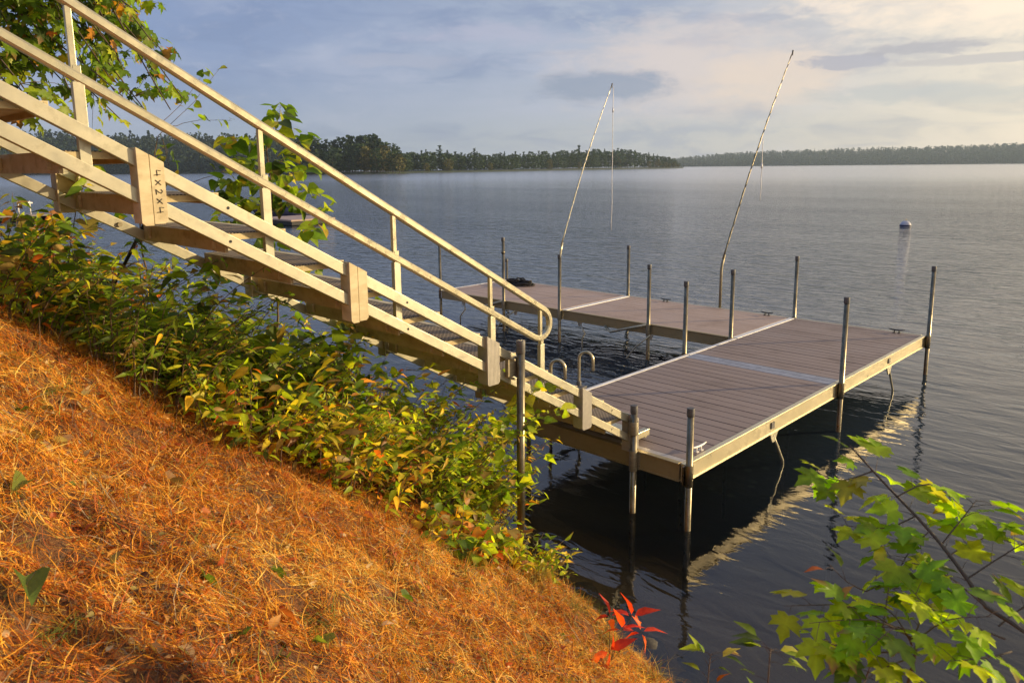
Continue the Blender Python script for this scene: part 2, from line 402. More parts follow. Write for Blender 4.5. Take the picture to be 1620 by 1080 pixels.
def water():
    m = bpy.data.materials.new('lake water'); m.use_nodes = True; t = NT(m.node_tree)
    out = t.n('ShaderNodeOutputMaterial'); g = t.n('ShaderNodeNewGeometry').outputs['Position']
    s = t.n('ShaderNodeSeparateXYZ', ins={0: g})
    off = t.m('SQRT', t.m('ADD', t.m('POWER', s.outputs[0], 2.0), t.m('POWER', s.outputs[1], 2.0)))
    open_ = t.ss(t.m('ADD', s.outputs[1], t.m('MULTIPLY', t.m('ABSOLUTE', t.m('ADD', s.outputs[0], 3.0)), 0.35)), 1.0, 14.0)   # sheltered by the bank and dock, rougher offshore
    mp = t.n('ShaderNodeMapping', ins={0: g, 2: (0, 0, R(-38)), 3: (0.6, 1.5, 1)}).outputs[0]
    a = t.n('ShaderNodeTexNoise', ins={'Vector': mp, 'Scale': 1.1, 'Detail': 2.5, 'Roughness': 0.5, 'Distortion': 0.4}).outputs[0]
    b = t.n('ShaderNodeTexNoise', ins={'Vector': mp, 'Scale': 3.6, 'Detail': 3.0, 'Roughness': 0.5, 'Distortion': 0.8}).outputs[0]
    mp2 = t.n('ShaderNodeMapping', ins={0: g, 2: (0, 0, R(-25)), 3: (0.05, 0.16, 1)}).outputs[0]
    wind = t.ss(t.n('ShaderNodeTexNoise', ins={'Vector': mp2, 'Scale': 0.5, 'Detail': 4.0}).outputs[0], 0.3, 0.7)
    amp = t.m('MULTIPLY', t.m('ADD', 0.20, t.m('MULTIPLY', open_, 0.78)), t.m('ADD', 0.55, t.m('MULTIPLY', wind, 0.6)))
    dockw = t.m('MULTIPLY', t.ss(s.outputs[1], 0.3, 1.5), t.ss(s.outputs[0], -0.8, -2.2))   # chop trapped in the crook of the dock
    fn = t.n('ShaderNodeTexNoise', ins={'Vector': mp, 'Scale': 11.0, 'Detail': 3.0, 'Distortion': 1.0}).outputs[0]
    h = t.m('ADD', t.m('ADD', t.m('MULTIPLY', a, 0.085), t.m('MULTIPLY', b, 0.034)), t.m('MULTIPLY', fn, 0.0018))
    far_ = t.lin(off, 20.0, 160.0, 1.0, 0.16)
    h = t.m('MULTIPLY', t.m('ADD', t.m('MULTIPLY', h, amp), t.m('MULTIPLY', b, t.m('MULTIPLY', dockw, 0.014))), far_)
    bp = t.n('ShaderNodeBump', ins={'Height': h, 'Strength': 1.0, 'Distance': 1.0})
    fr = t.n('ShaderNodeFresnel', ins={'IOR': 1.46, 'Normal': bp.outputs[0]})
    fac = t.m('ADD', t.m('MULTIPLY', fr.outputs[0], 0.93), 0.02, clamp=True)
    gl = t.n('ShaderNodeBsdfAnisotropic', ins={'Color': (0.96, 0.95, 0.95, 1), 'Roughness': t.lin(off, 10.0, 200.0, 0.03, 0.16), 'Normal': bp.outputs[0]})
    ns = t.n('ShaderNodeTexNoise', ins={'Vector': g, 'Scale': 0.05}).outputs[0]
    deep = t.n('ShaderNodeBsdfDiffuse', ins={0: (0.022, 0.034, 0.045, 1)})
    clear = t.n('ShaderNodeBsdfTransparent', ins={0: (0.82, 0.76, 0.60, 1)})
    shallow = t.ss(s.outputs[1], 4.5, -1.0)
    body = t.n('ShaderNodeMixShader', ins={0: t.m('MULTIPLY', shallow, 0.9), 1: deep.outputs[0], 2: clear.outputs[0]})
    mx = t.n('ShaderNodeMixShader', ins={0: fac, 1: body.outputs[0], 2: gl.outputs[0]}); t.l(mx.outputs[0], out.inputs[0])
    return m


# ------------------------------------------------------------------ setting: bank, lake bed, water, far shores
def ys(x):       # shoreline
    return float(np.interp(x, [-60, -12, -4, -1.2, 0.2, 1.0, 2.0, 3.0, 6.0, 14, 60], [-9, -3.2, -1.35, -1.2, -1.38, -1.66, -2.1, -2.65, -4.2, -7, -20]))
ysv = np.vectorize(ys)


def gnoise(x, y):
    return (0.05 * np.sin(2.1 * x + 1.3 * np.sin(1.7 * y)) * np.cos(1.9 * y + .5) + 0.022 * np.sin(5.3 * x + 2.0 * y) * np.cos(4.7 * y - 1.2 * x)
            + 0.030 * np.sin(13.0 * x - 4 * y + 2 * np.sin(5 * y)) * np.cos(11.0 * y + 3 * x + 1.5 * np.sin(4 * x)) + 0.016 * np.sin(23 * x + 9 * y) * np.cos(19 * y - 11 * x))


def gz(x, y):
    x = np.asarray(x, float); y = np.asarray(y, float)
    d = ysv(x) - y
    sl_ = 0.60 + 0.11 * np.clip(-(x - 0.2) / 1.6, 0, 1)
    up = WATER + 0.16 * np.clip(d / 0.22, 0, 1) + sl_ * np.clip(d - 0.1, 0, None) - 0.30 * np.clip(d - 5.5, 0, None)
    up = np.minimum(up, 4.2 + 0.02 * d)
    dn = WATER + np.maximum(0.42 * d, -2.6 + 0.0 * d)
    return np.where(d > 0, up, dn) + gnoise(x, y) * np.clip(d / 0.5, 0.15, 1)


def grid(name, xs, ys_, mat, zf, kind='structure'):
    X, Y = np.meshgrid(xs, ys_, indexing='ij'); Z = zf(X, Y); n, m_ = X.shape
    V = np.stack([X, Y, Z], -1).reshape(-1, 3)
    F = [(i * m_ + j, (i + 1) * m_ + j, (i + 1) * m_ + j + 1, i * m_ + j + 1) for i in range(n - 1) for j in range(m_ - 1)]
    me = bpy.data.meshes.new(name); me.from_pydata(V.tolist(), [], F); me.polygons.foreach_set('use_smooth', [True] * len(F)); me.materials.append(mat)
    o = bpy.data.objects.new(name, me); COL.objects.link(o); tag(o, kind=kind); return o


gx = np.concatenate([np.linspace(-60, -6, 28)[:-1], np.linspace(-6, 6, 150), np.linspace(6, 60, 28)[1:]])
gy = np.concatenate([np.linspace(-60, -9, 20)[:-1], np.linspace(-9, 0, 130), np.linspace(0, 6, 20)[1:]])
gx = np.concatenate([np.linspace(-60, -4, 28)[:-1], np.linspace(-4, 5, 230), np.linspace(5, 60, 28)[1:]]); gy = np.concatenate([np.linspace(-60, -6.5, 20)[:-1], np.linspace(-6.5, 0, 170), np.linspace(0, 6, 20)[1:]])
grid('ground', gx, gy, SOIL, lambda x, y: gz(x, y))
grid('lake_bed', np.linspace(-4000, 4000, 3), np.array([5.9, 800, 5000]), bed(), lambda x, y: 0 * x + WATER - 2.7)
mw = MB(); mw.add([(-6000, -60, WATER), (6000, -60, WATER), (6000, 9000, WATER), (-6000, 9000, WATER)], [(0, 1, 2, 3)])
tag(mw.build('water', water()), kind='structure')


def PT(px, py, t):
    d = CF + CR * ((px - 810) / FPX) - CU * ((py - CY) / FPX); d.normalize(); return CAM + d * t
def az_xy(px, dist):
    d = CF + CR * ((px - 810) / FPX); n = math.hypot(d.x, d.y); return CAM.x + d.x / n * dist, CAM.y + d.y / n * dist


# far trees: a handful of meshes, each tree an object of its own
def far_tree_mesh(kind, seed):
    r = np.random.default_rng(seed); H = 1.0
    if kind == 'pine': n = 300
    else: n = 330
    if kind == 'pine':
        z = 0.22 + 0.76 * r.random(n) ** 0.9; tier = np.sin(z * 34 + seed) * 0.35 + 0.75
        rad = (0.03 + 0.20 * (1 - z) ** 0.75) * tier * np.sqrt(r.random(n)) * 1.15; th = r.random(n) * 6.283
        lop = 1 + 0.45 * np.sin(th * 2 + z * 9 + seed); rad = rad * lop
        size = 0.026 + 0.03 * (1 - z)
    else:
        z = 0.10 + 0.86 * r.random(n); env = np.sqrt(np.clip(1 - ((z - 0.52) / 0.50) ** 2, 0, 1)); th = r.random(n) * 6.283
        rad = 0.27 * env * np.sqrt(0.25 + 0.75 * r.random(n)) * (1 + 0.22 * np.sin(3 * th + seed + z * 7)); size = np.full(n, 0.05)
    P = np.stack([rad * np.cos(th), rad * np.sin(th), z], 1)
    q = np.array([(-.5, -.5, 0), (.5, -.4, 0.1), (.6, .5, 0), (-.4, .6, -.1)]); qt = np.array([(0, 1, 2), (0, 2, 3)])
    D = r.normal(size=(n, 3)); D[:, 2] *= 0.5; U = r.normal(size=(n, 3)) + np.array([0, 0, 1.2])
    M = frames(D, U, size * (0.8 + 0.9 * r.random(n)))
    g = (np.array([0.030, 0.060, 0.024]) if kind == 'pine' else np.array([0.050, 0.085, 0.026])) * (0.7 + 0.6 * r.random((n, 1)))
    if kind == 'gold': g = np.array([0.14, 0.13, 0.03]) * (0.7 + 0.6 * r.random((n, 1)))  # sunlit trees, the low sun is put into the leaf colour
    return instances(q, qt, M, P, g)


def crown_trunk(kind, seed):
    V, T, C = far_tree_mesh(kind, seed)
    root = empty('pine_tree' if kind == 'pine' else 'leafy_tree', (0, 0, 0), 'x', 'tree')
    soup('crown', V, T, C, FARLEAF, root)
    MB().tube([(0, 0, -0.05), (0.004, 0, 0.4), (0, 0.004, 0.9)], 0.014, 6, [1, .7, .2]).build('trunk', BARK, root)
    return root


protos = {k: [crown_trunk(k, 11 + 7 * i) for i in range(n)] for k, n in (('pine', 3), ('round', 3), ('gold', 2))}
used = set()
tops = [(170, 232), (200, 216), (300, 214), (400, 216), (480, 222), (500, 220), (540, 224), (575, 217), (620, 222), (640, 236), (700, 236), (760, 240), (820, 239), (880, 238), (960, 234), (1000, 236), (1040, 244), (1060, 250), (1072, 262)]
TL = {
 ('pine', 0): 'tall ragged dark pine in the near headland of trees across the lake',
 ('round', 0): 'round crowned dark green tree in the near headland across the lake',
 ('gold', 0): 'sunlit yellowish tree at the right foot of the near headland across the lake',
 ('pine', 1): 'dark pine tip standing in the long wooded point across the lake',
 ('round', 1): 'round crowned tree in the long wooded point across the lake',
 ('gold', 1): 'yellow green sunlit tree at the waterline of the long wooded point'}


def place_tree(kind, px, dist, H, sec, fat=1.0):
    i = random.randrange(len(protos[kind])); src = protos[kind][i]
    if (kind, i) not in used: used.add((kind, i)); o = src
    else:
        o = src.copy(); COL.objects.link(o)
        for ch in src.children: c_ = ch.copy(); COL.objects.link(c_); c_.parent = o
    x, y = az_xy(px, dist); o.location = (x, y, WATER + 0.5); fat *= random.uniform(.8, 1.3); o.scale = (H * fat, H * fat, H); o.rotation_euler = (0, 0, random.random() * 6.28)
    tag(o, TL[(kind, sec)], 'tree', ('pines' if kind == 'pine' else 'sunlit shore trees' if kind == 'gold' else 'round crowned trees') + (' of the near headland' if sec == 0 else ' of the wooded point'))


def topy(px): return float(np.interp(px, [a for a, b in tops], [b for a, b in tops]))
px = 465.0
while px < 645:            # the near headland, about 450 m off
    d = 445 + random.uniform(0, 20); hz = 274; H = (hz - topy(px)) * d / FPX
    place_tree('pine' if random.random() < 0.55 else 'round', px, d + 14, H * random.uniform(0.84, 1.14), 0, 1.0)
    place_tree('gold' if px > 585 and random.random() < 0.6 else 'round', px + 3, d - 12, H * random.uniform(0.45, 0.8), 0, 1.15)
    px += random.uniform(3.8, 6.5)
px = 640.0
while px < 1072:           # the long point behind it, 500 to 950 m off
    d = float(np.interp(px, [640, 800, 1070], [505, 590, 930])) + random.uniform(0, 15); hz = 270 - (px - 640) * 0.012; H = max(3.0, (hz - topy(px)) * d / FPX)
    tall = 1.25 if px in () or random.random() < 0.10 else random.uniform(0.86, 1.06)
    if px > 1035: tall = min(tall, 1.0)
    place_tree('pine' if random.random() < 0.6 or tall > 1.2 else 'round', px, d + 20, H * tall, 1, 1.0 / max(1, tall))
    place_tree('round', px + 3, d, H * random.uniform(0.72, 0.9), 1, 1.25)
    if px > 1015 or random.random() < 0.10: place_tree('gold', px + 1, d - 14, H * random.uniform(0.35, 0.6), 1, 1.3)
    px += random.uniform(4.5, 7.5)
for k, lst in protos.items():
    for i, o in enumerate(lst):
        if (k, i) not in used:
            for ch in list(o.children): bpy.data.objects.remove(ch)
            bpy.data.objects.remove(o)


def forest(name, pts, depth, n, tree_h, seed, gold=0.03):
    """pts: (px, dist, ridge height) - a forested ridge far off, crowns no one could count"""
    r = np.random.default_rng(seed); A = np.array(pts, float); parts = []
    pxs = A[0, 0] + (A[-1, 0] - A[0, 0]) * r.random(n); tt = r.random(n) ** 1.3
    dist = np.interp(pxs, A[:, 0], A[:, 1]) + depth * tt; hh = np.interp(pxs, A[:, 0], A[:, 2]) * (0.18 + 0.82 * tt)
    P = np.array([(*az_xy(a, b), 0) for a, b in zip(pxs, dist)]); P[:, 2] = WATER + hh - tree_h * 0.6
    k = 26
    cen = np.repeat(P, k, 0); th = r.random(n * k) * 6.283; z = r.random(n * k)
    cone = np.repeat(r.random(n) < 0.35, k)
    hs = np.repeat(tree_h * (0.7 + 0.6 * r.random(n)), k)
    env = np.where(cone, 0.22 * (1.05 - z), 0.33 * np.sqrt(np.clip(1 - (2 * z - 1) ** 2, 0.05, 1))); rad = env * hs * np.sqrt(r.random(n * k))
    Q = cen + np.stack([rad * np.cos(th), rad * np.sin(th), z * hs], 1)
    q = np.array([(-.5, -.5, 0), (.5, -.4, .15), (.6, .5, 0), (-.4, .6, -.1)]); qt = np.array([(0, 1, 2), (0, 2, 3)])
    D = r.normal(size=(n * k, 3)); U = r.normal(size=(n * k, 3)) + np.array([0, 0, 1.0])
    M = frames(D, U, hs * 0.14 * (0.7 + 0.7 * r.random(n * k)))
    C = np.repeat(np.array([0.035, 0.06, 0.027]) * (0.7 + 0.6 * r.random((n, 1))), k, 0) * (0.85 + 0.3 * r.random((n * k, 1)))
    V, T, C = instances(q, qt, M, Q, C)
    o = soup(name, V, T, C, FARLEAF); return o


FARGROUND = bark('wooded ground', (0.02, 0.03, 0.014), (0.035, 0.05, 0.022), 0.05)


def ridge(name, pts, depth, k=0.72):
    V = []; F = []
    for i, (a, d, h) in enumerate(pts):
        x0, y0 = az_xy(a, d - 2); x1, y1 = az_xy(a, d + depth * .5); x2, y2 = az_xy(a, d + depth); x3, y3 = az_xy(a, d + depth * 1.6)
        V += [(x0, y0, WATER - 0.3), (x0 + (x1 - x0) * .03, y0 + (y1 - y0) * .03, WATER + 0.9), (x1, y1, WATER + h * k * 0.55), (x2, y2, WATER + h * k), (x3, y3, WATER - 1)]
    for i in range(len(pts) - 1):
        for j in range(4): F.append((i * 5 + j, (i + 1) * 5 + j, (i + 1) * 5 + j + 1, i * 5 + j + 1))
    m_ = MB(); m_.add(V, F, True); tag(m_.build(name, FARGROUND), kind='structure')


left = [(-420, 900, 34), (-100, 880, 42), (100, 860, 44), (200, 800, 40), (300, 760, 38), (400, 700, 34), (500, 650, 30)]
right = [(1040, 2080, 18), (1075, 2080, 24), (1130, 2080, 34), (1200, 2080, 40), (1320, 2080, 44), (1420, 2080, 45), (1540, 2080, 49), (1700, 2080, 54), (2100, 2080, 60)]
ridge('hills', left, 180); ridge('hills', right, 420)
ridge('headland_ground', [(440, 440, 2), (520, 440, 2), (600, 442, 2), (640, 448, 1.5), (650, 456, 1)], 60)
ridge('point_ground', [(600, 490, 2), (640, 496, 2), (800, 582, 2), (950, 740, 2), (1040, 865, 2), (1075, 915, 1)], 60)
tag(forest('wooded_hillside', left, 180, 4200, 12, 5), 'dark wooded hillside across the lake behind the stairs and vines', 'woods', kind='stuff')
tag(forest('wooded_shoreline', right, 420, 8500, 13, 6), 'long low hazy wooded shore on the far side of the lake', 'woods', kind='stuff')

# ------------------------------------------------------------------ the dock
dock = empty('dock', (-1.0, 3.0, 0), 'L shaped tan dock with pale metal edges standing in the lake on metal posts', 'dock')
FH = 0.15
rr = random.Random(3)


def boards(x0, x1, y0, y1, pitch, ax, mat):
    m_ = MB(); lo, hi = (y0, y1) if ax == 0 else (x0, x1); n = max(1, round((hi - lo) / pitch)); p = (hi - lo) / n
    for i in range(n):
        gp = 0.0052 if mat is DECK else 0.0022; a = lo + i * p + gp; b = lo + (i + 1) * p - gp; dz = rr.uniform(-.0012, .0012)
        if ax == 0: m_.box(((x0 + x1) / 2, (a + b) / 2, -0.0125 + dz), (x1 - x0, b - a, 0.025))
        else: m_.box(((a + b) / 2, (y0 + y1) / 2, -0.0125 + dz), (b - a, y1 - y0, 0.025))
    return m_


boards(-1.79, -0.035, 0.10, 2.93, 0.1385, 0, DECK).build('deck_boards', DECK, dock, 0.0025)
boards(-1.79, -0.035, 3.18, 6.07, 0.1385, 0, DECK).build('deck_boards', DECK, dock, 0.0025)
boards(-4.80, -1.90, 4.30, 6.07, 0.1385, 0, DECK2).build('deck_boards', DECK2, dock, 0.0015)
boards(-7.90, -4.95, 4.30, 6.07, 0.1385, 0, DECK2).build('deck_boards', DECK2, dock, 0.0015)
JP = metal('sky sheen joint plank', (0.22, 0.23, 0.27), (0.29, 0.30, 0.35), 0.38, 0.2)  # the sky's sheen on the plank is put into its blue grey colour
MB().box((-0.913, 2.993, -0.0125), (1.755, 0.115, 0.026)).box((-0.913, 3.115, -0.0125), (1.755, 0.118, 0.026)).build('joint_plank', JP, dock, 0.002)
MB().box((-1.843, 5.185, -0.011), (0.085, 1.80, 0.026)).build('joint_strip', STRIP, dock, 0.003)
MB().box((-4.875, 5.185, -0.011), (0.10, 1.80, 0.026)).build('joint_strip', STRIP, dock, 0.003)


def sidebeam(a, b, mat, out, name='side_beam'):
    """channel beam with a lip along its top and bottom; out = outward direction"""
    a = Vector(a); b = Vector(b); o = Vector(out); m_ = MB()
    m_.beam(a + Vector((0, 0, -FH / 2)), b + Vector((0, 0, -FH / 2)), 0.030, FH - 0.016, o)
    m_.beam(a + o * 0.006 + Vector((0, 0, -0.003)), b + o * 0.006 + Vector((0, 0, -0.003)), 0.050, 0.012, o)
    m_.beam(a + o * 0.004 + Vector((0, 0, -FH + 0.004)), b + o * 0.004 + Vector((0, 0, -FH + 0.004)), 0.042, 0.010, o)
    return m_.build(name, mat, dock, 0.0015)


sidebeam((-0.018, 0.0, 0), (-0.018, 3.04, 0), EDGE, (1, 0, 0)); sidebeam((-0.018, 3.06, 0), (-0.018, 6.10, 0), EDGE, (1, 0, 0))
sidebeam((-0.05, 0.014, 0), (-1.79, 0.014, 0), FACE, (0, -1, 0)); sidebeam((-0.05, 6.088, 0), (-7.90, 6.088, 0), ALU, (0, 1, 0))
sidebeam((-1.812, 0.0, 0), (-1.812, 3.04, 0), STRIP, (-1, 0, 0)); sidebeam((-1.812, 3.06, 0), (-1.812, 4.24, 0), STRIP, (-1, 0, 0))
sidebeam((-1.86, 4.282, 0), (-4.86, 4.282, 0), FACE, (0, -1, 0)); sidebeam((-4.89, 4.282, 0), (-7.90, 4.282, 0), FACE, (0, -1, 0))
sidebeam((-7.915, 4.27, 0), (-7.915, 6.10, 0), STRIP, (-1, 0, 0))
MB().box((-0.92, 0.058, -0.010), (1.75, 0.080, 0.022)).build('end_ledge', metal('end ledge', (0.40, 0.35, 0.30), (0.50, 0.45, 0.39), 0.5, 0.3), dock, 0.002)
jo = MB()
for i in range(5): jo.box((-0.92, 0.55 + i * 1.22, -0.09), (1.72, 0.05, 0.12))
for i in range(5): jo.box((-2.6 - i * 1.2, 5.18, -0.09), (0.05, 1.72, 0.12))
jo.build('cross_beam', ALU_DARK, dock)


def post(x, y, top, bot=-2.6, r=0.0265, collar=None, cap=True, clamp=(1, 0)):
    p = MB().tube([(x, y, bot), (x + .002, y, top)], r, 12).build('post', POSTM, dock)
    if cap: MB().tube([(x, y, top - 0.055), (x, y, top + 0.012)], r + 0.0035, 12).build('post_cap', CAPM, p, 0.002)
    if collar: MB().tube([(x, y, collar), (x, y, collar + 0.05)], r + 0.005, 12).build('collar', POSTM, p)
    s = MB().tube([(x, y, -0.165), (x, y, 0.012)], r + 0.007, 12)
    s.box((x - clamp[0] * 0.030, y - clamp[1] * 0.030, -0.078), (0.012 if clamp[0] else 0.085, 0.085 if clamp[0] else 0.012, 0.155))
    for k in (-0.05, -0.11): s.tube([(x - .01, y, k), (x + 0.034 * clamp[0] + .001, y + 0.034 * clamp[1], k)], 0.008, 6)
    s.build('post_sleeve', ALU_DARK if clamp[1] < 0 else POSTM, p, 0.0015)
    return p


O_ = 0.038
post(O_, -0.004, 0.46, clamp=(1, 0)); post(O_, 3.05, 0.92, clamp=(1, 0)); post(O_, 6.085, 0.94, clamp=(1, 0))
post(-0.46, -O_, 0.38, clamp=(0, -1)); post(-1.64, -O_, 0.10, clamp=(0, -1))
post(-1.87, 3.05, 0.90, clamp=(-1, 0)); post(-1.88, 4.235, 0.92, clamp=(0, -1)); post(-1.84, 6.135, 0.93, clamp=(0, 1))
post(-3.20, 4.235, 0.88, clamp=(0, -1)); post(-4.92, 4.235, 0.90, clamp=(0, -1)); post(-6.20, 4.235, 1.10, collar=0.83, clamp=(0, -1))
post(-7.96, 4.29, 0.89, clamp=(-1, 0)); post(-4.92, 6.135, 0.89, clamp=(0, 1)); post(-7.96, 6.10, 0.42, clamp=(-1, 0))


def cleat(x, y, rz, mat=BLACK):
    m_ = MB(); c_, s_ = math.cos(rz), math.sin(rz)
    def q(a, b, z): return (x + a * c_ - b * s_, y + a * s_ + b * c_, z)
    m_.tube([q(-0.105, 0, 0.052), q(-0.06, 0, 0.044), q(0, 0, 0.040), q(0.06, 0, 0.044), q(0.105, 0, 0.052)], 0.0085, 8, [0.5, 1, 1.1, 1, 0.5])
    for k in (-0.032, 0.032):
        m_.tube([q(k, 0, 0.0), q(k * .9, 0, 0.042)], 0.008, 8)
        m_.box(q(k, 0, 0.004), (0.034, 0.034, 0.007))
    m_.build('cleat', mat, dock)


cleat(-0.075, 0.33, R(85), STRIP); cleat(-0.34, 6.02, R(5)); cleat(-2.22, 6.02, 0); cleat(-4.05, 6.02, 0.1)


def brace(pts, slot, ax, mat=ALU):
    b_ = MB().tube(pts, 0.0135, 8)
    a = pts[0]
    if ax == 0: b_.prism([(a[1] - 0.07, -0.148), (a[1] + 0.09, -0.148), (a[1] + 0.03, -0.235), (a[1] - 0.02, -0.235)], 0, a[0] - 0.004, a[0] + 0.010)
    else: b_.prism([(a[0] - 0.05, -0.148), (a[0] + 0.05, -0.148), (a[0] + 0.02, -0.22), (a[0] - 0.02, -0.22)], 1, a[1] - 0.006, a[1] + 0.006)
    ob = b_.build('leg_brace', mat, dock)
    if slot: MB().box((0.003, slot, -0.070), (0.014, 0.060, 0.060)).build('slot_plate', CAPM, ob, 0.001)


brace([(0.002, 1.53, -0.17), (0.0, 1.62, -0.28), (-0.01, 1.80, -0.50), (-0.10, 2.1, -1.3)], 1.515, 0)
brace([(0.002, 4.66, -0.17), (0.0, 4.72, -0.22), (-0.01, 4.93, -0.50), (-0.10, 5.2, -1.3)], 4.665, 0)
brace([(-7.28, 4.27, -0.17), (-7.22, 4.25, -0.28), (-7.34, 4.23, -0.42), (-7.30, 4.2, -1.3)], None, 1)
brace([(-4.52, 4.27, -0.17), (-4.40, 4.25, -0.32), (-4.44, 4.23, -0.40), (-4.40, 4.2, -1.3)], None, 1)
brace([(-3.15, 4.22, -0.15), (-3.35, 4.15, -0.34), (-3.5, 4.1, -0.55), (-3.7, 4.0, -1.3)], None, 1)
brace([(-5.95, 4.27, -0.15), (-6.2, 4.2, -0.30), (-6.32, 4.15, -0.55), (-6.4, 4.1, -1.3)], None, 1)
# pale mooring arms that reach in from two of the posts
for x0, x1 in ((-3.20, -3.86), (-6.20, -6.86)):
    MB().tube([(x0, 4.225, 0.0), (x1, 3.98 + 0.22, -0.20), (x1 - 0.14, 4.24, -0.13)], 0.020, 10).build('mooring_arm', ALU_RAIL, dock)


def hook(y, zb):
    pts = [(-1.935, y, -1.0), (-1.935, y, 0.31)]
    for i in range(1, 12):
        a = math.pi * i / 12; pts.append((-1.935 + 0.075 * (1 - math.cos(a)), y + 0.045 * (1 - math.cos(a)) / 2, 0.31 + 0.082 * math.sin(a)))
    pts += [(-1.785, y + 0.045, 0.31), (-1.785, y + 0.045, zb)]
    return pts


ld = bpy.data.objects.new('swim_ladder', None)
lad = MB().tube(hook(1.07, 0.20), 0.0165, 12).build('swim_ladder', ALU_RAIL, dock)
MB().tube(hook(0.62, 0.20), 0.0165, 12).build('ladder_handle', ALU_RAIL, lad)
lr = MB()
for z in (-0.12, -0.38, -0.64, -0.9): lr.box((-1.94, 0.845, z), (0.07, 0.44, 0.025))
lr.build('ladder_step', ALU_DARK, lad, 0.003)
for y in (0.62, 1.07):
    MB().box((-1.90, y, 0.012), (0.09, 0.075, 0.022)).tube([(-1.935, y, -0.01), (-1.935, y, 0.07)], 0.026, 10).build('ladder_socket', CAPM, lad, 0.002)


# mooring whips
def whip(x, tip, label, drop, dz):
    e = empty('mooring_whip', (x, 6.16, 0), label, 'mooring whip', 'mooring whips on the back edge of the dock')
    bend = Vector((x, 6.16, 0.72)); tip = Vector(tip)
    base_ = [(x, 6.16, -0.14), (x, 6.16, 0.60), (x, 6.18, 0.70)]; d = tip - bend
    MB().tube(base_ + [bend + d * 0.04], 0.022, 10).build('base_tube', ALU_DARK if dz else ALU_RAIL, e)
    path = [bend + d * t + Vector((0, -0.05, 0.10)) * math.sin(math.pi * t) * 0.8 for t in np.linspace(0.02, 1, 18)]
    rod = MB().tube(path, 0.0145, 8, list(np.linspace(1, 0.45, 18))).build('rod', ALU_RAIL if not dz else POSTM, e)
    wr = MB(); n = 110
    pp = []
    for i in range(n):
        t = 0.06 + 0.93 * i / (n - 1); k = t * 17; j = min(int(k), 16); c_ = path[j].lerp(path[j + 1], k - j)
        a = i * 0.62; pp.append(c_ + Vector((math.cos(a), math.sin(a), 0)) * (0.0165 - 0.008 * t) )
    wr.tube(pp, 0.0034, 5); wr.build('wrapped_line', BLACK if dz else STRIP, e)
    MB().tube([tip + Vector((0, -0.01, -0.05)), tip + Vector((0, 0.01, 0.035))], 0.014, 8).build('tip_guide', CAPM, e)
    if drop is not None:
        c_ = Vector(drop[0]); L = drop[1]
        q = [c_ + Vector((0.004 * math.sin(i * 1.3), 0.004 * math.cos(i * 1.7), -L * i / 14)) for i in range(15)]
        MB().tube(q, 0.0065, 6).tube([c_ + Vector((0, 0, -0.42)), c_ + Vector((0, 0, -0.50))], 0.016, 6).build('hanging_line', STRIP, e)
    return e


whip(-6.55, (-6.55, 7.76, 3.915), 'shorter leaning mooring whip with a long line hanging from its tip', ((-6.53, 7.78, 3.88), 2.9), 0)
whip(-3.10, (-3.10, 8.396, 4.242), 'taller dark mooring whip wrapped in line leaning out over the lake', ((-3.10, 7.42, 2.74), 1.05), 1)
# short loose end near the tall whip's tip
# coil of dark line
cr = MB(); q = []
for i in range(150):
    a = i * 0.33; r_ = 0.16 + 0.05 * math.sin(i * 0.61) - 0.0004 * i
    q.append((-7.25 + r_ * 1.9 * math.cos(a), 5.72 + r_ * math.sin(a), 0.018 + 0.0007 * i * abs(math.sin(i * .37)) + 0.012 * (i % 5 == 0)))
cr.tube(q, 0.014, 6)
cr.tube([(-7.25, 5.7, .02), (-7.32, 5.75, .12), (-7.22, 5.82, .13), (-7.1, 5.78, .08), (-6.95, 5.86, .02)], 0.013, 6)
tag(cr.build('coiled_rope', ROPEM, None, 0, (-7.25, 5.72, 0)), 'messy coil of black rope lying on the far left end of the dock', 'rope')

# ------------------------------------------------------------------ the self levelling stairs
XN, XF = -0.53, -1.60
st = empty('dock_stairs', (-1.06, -3.0, 0), 'aluminium stairway with one handrail running down the bank onto the dock', 'stairs')
zt = lambda y: 0.241 - 0.572 * y
zb = lambda y: 0.084 - 0.572 * y
YT, YB = -6.7, 0.02
for X, dz in ((XN, 0), (XF, -0.035)):
    MB().beam((X, YT, zt(YT) + dz), (X, YB, zt(YB) + dz), 0.042, 0.056).build('top_chord', ALU, st, 0.0025)
    MB().beam((X, YT, zb(YT) + dz), (X, YB, zb(YB) + dz), 0.042, 0.056).build('bottom_chord', ALU, st, 0.0025)
# bolt holes in the near chords, small dark studs
bh = MB()
for yb in (-3.63, -2.60, -0.61):
    for f in (zt, zb):
        y = yb + 0.34; bh.tube([(XN + 0.010, y, f(y)), (XN + 0.0225, y, f(y))], 0.0075, 8)
bh.build('bolt_hole', BLACK, st)
bolt = MB()
for y in (-3.42, -3.28): bolt.tube([(XF + 0.02, y, zb(y) - .035), (XF + 0.034, y, zb(y) - .035)], 0.014, 6)
bolt.build('bolt', ALU_DARK, st)


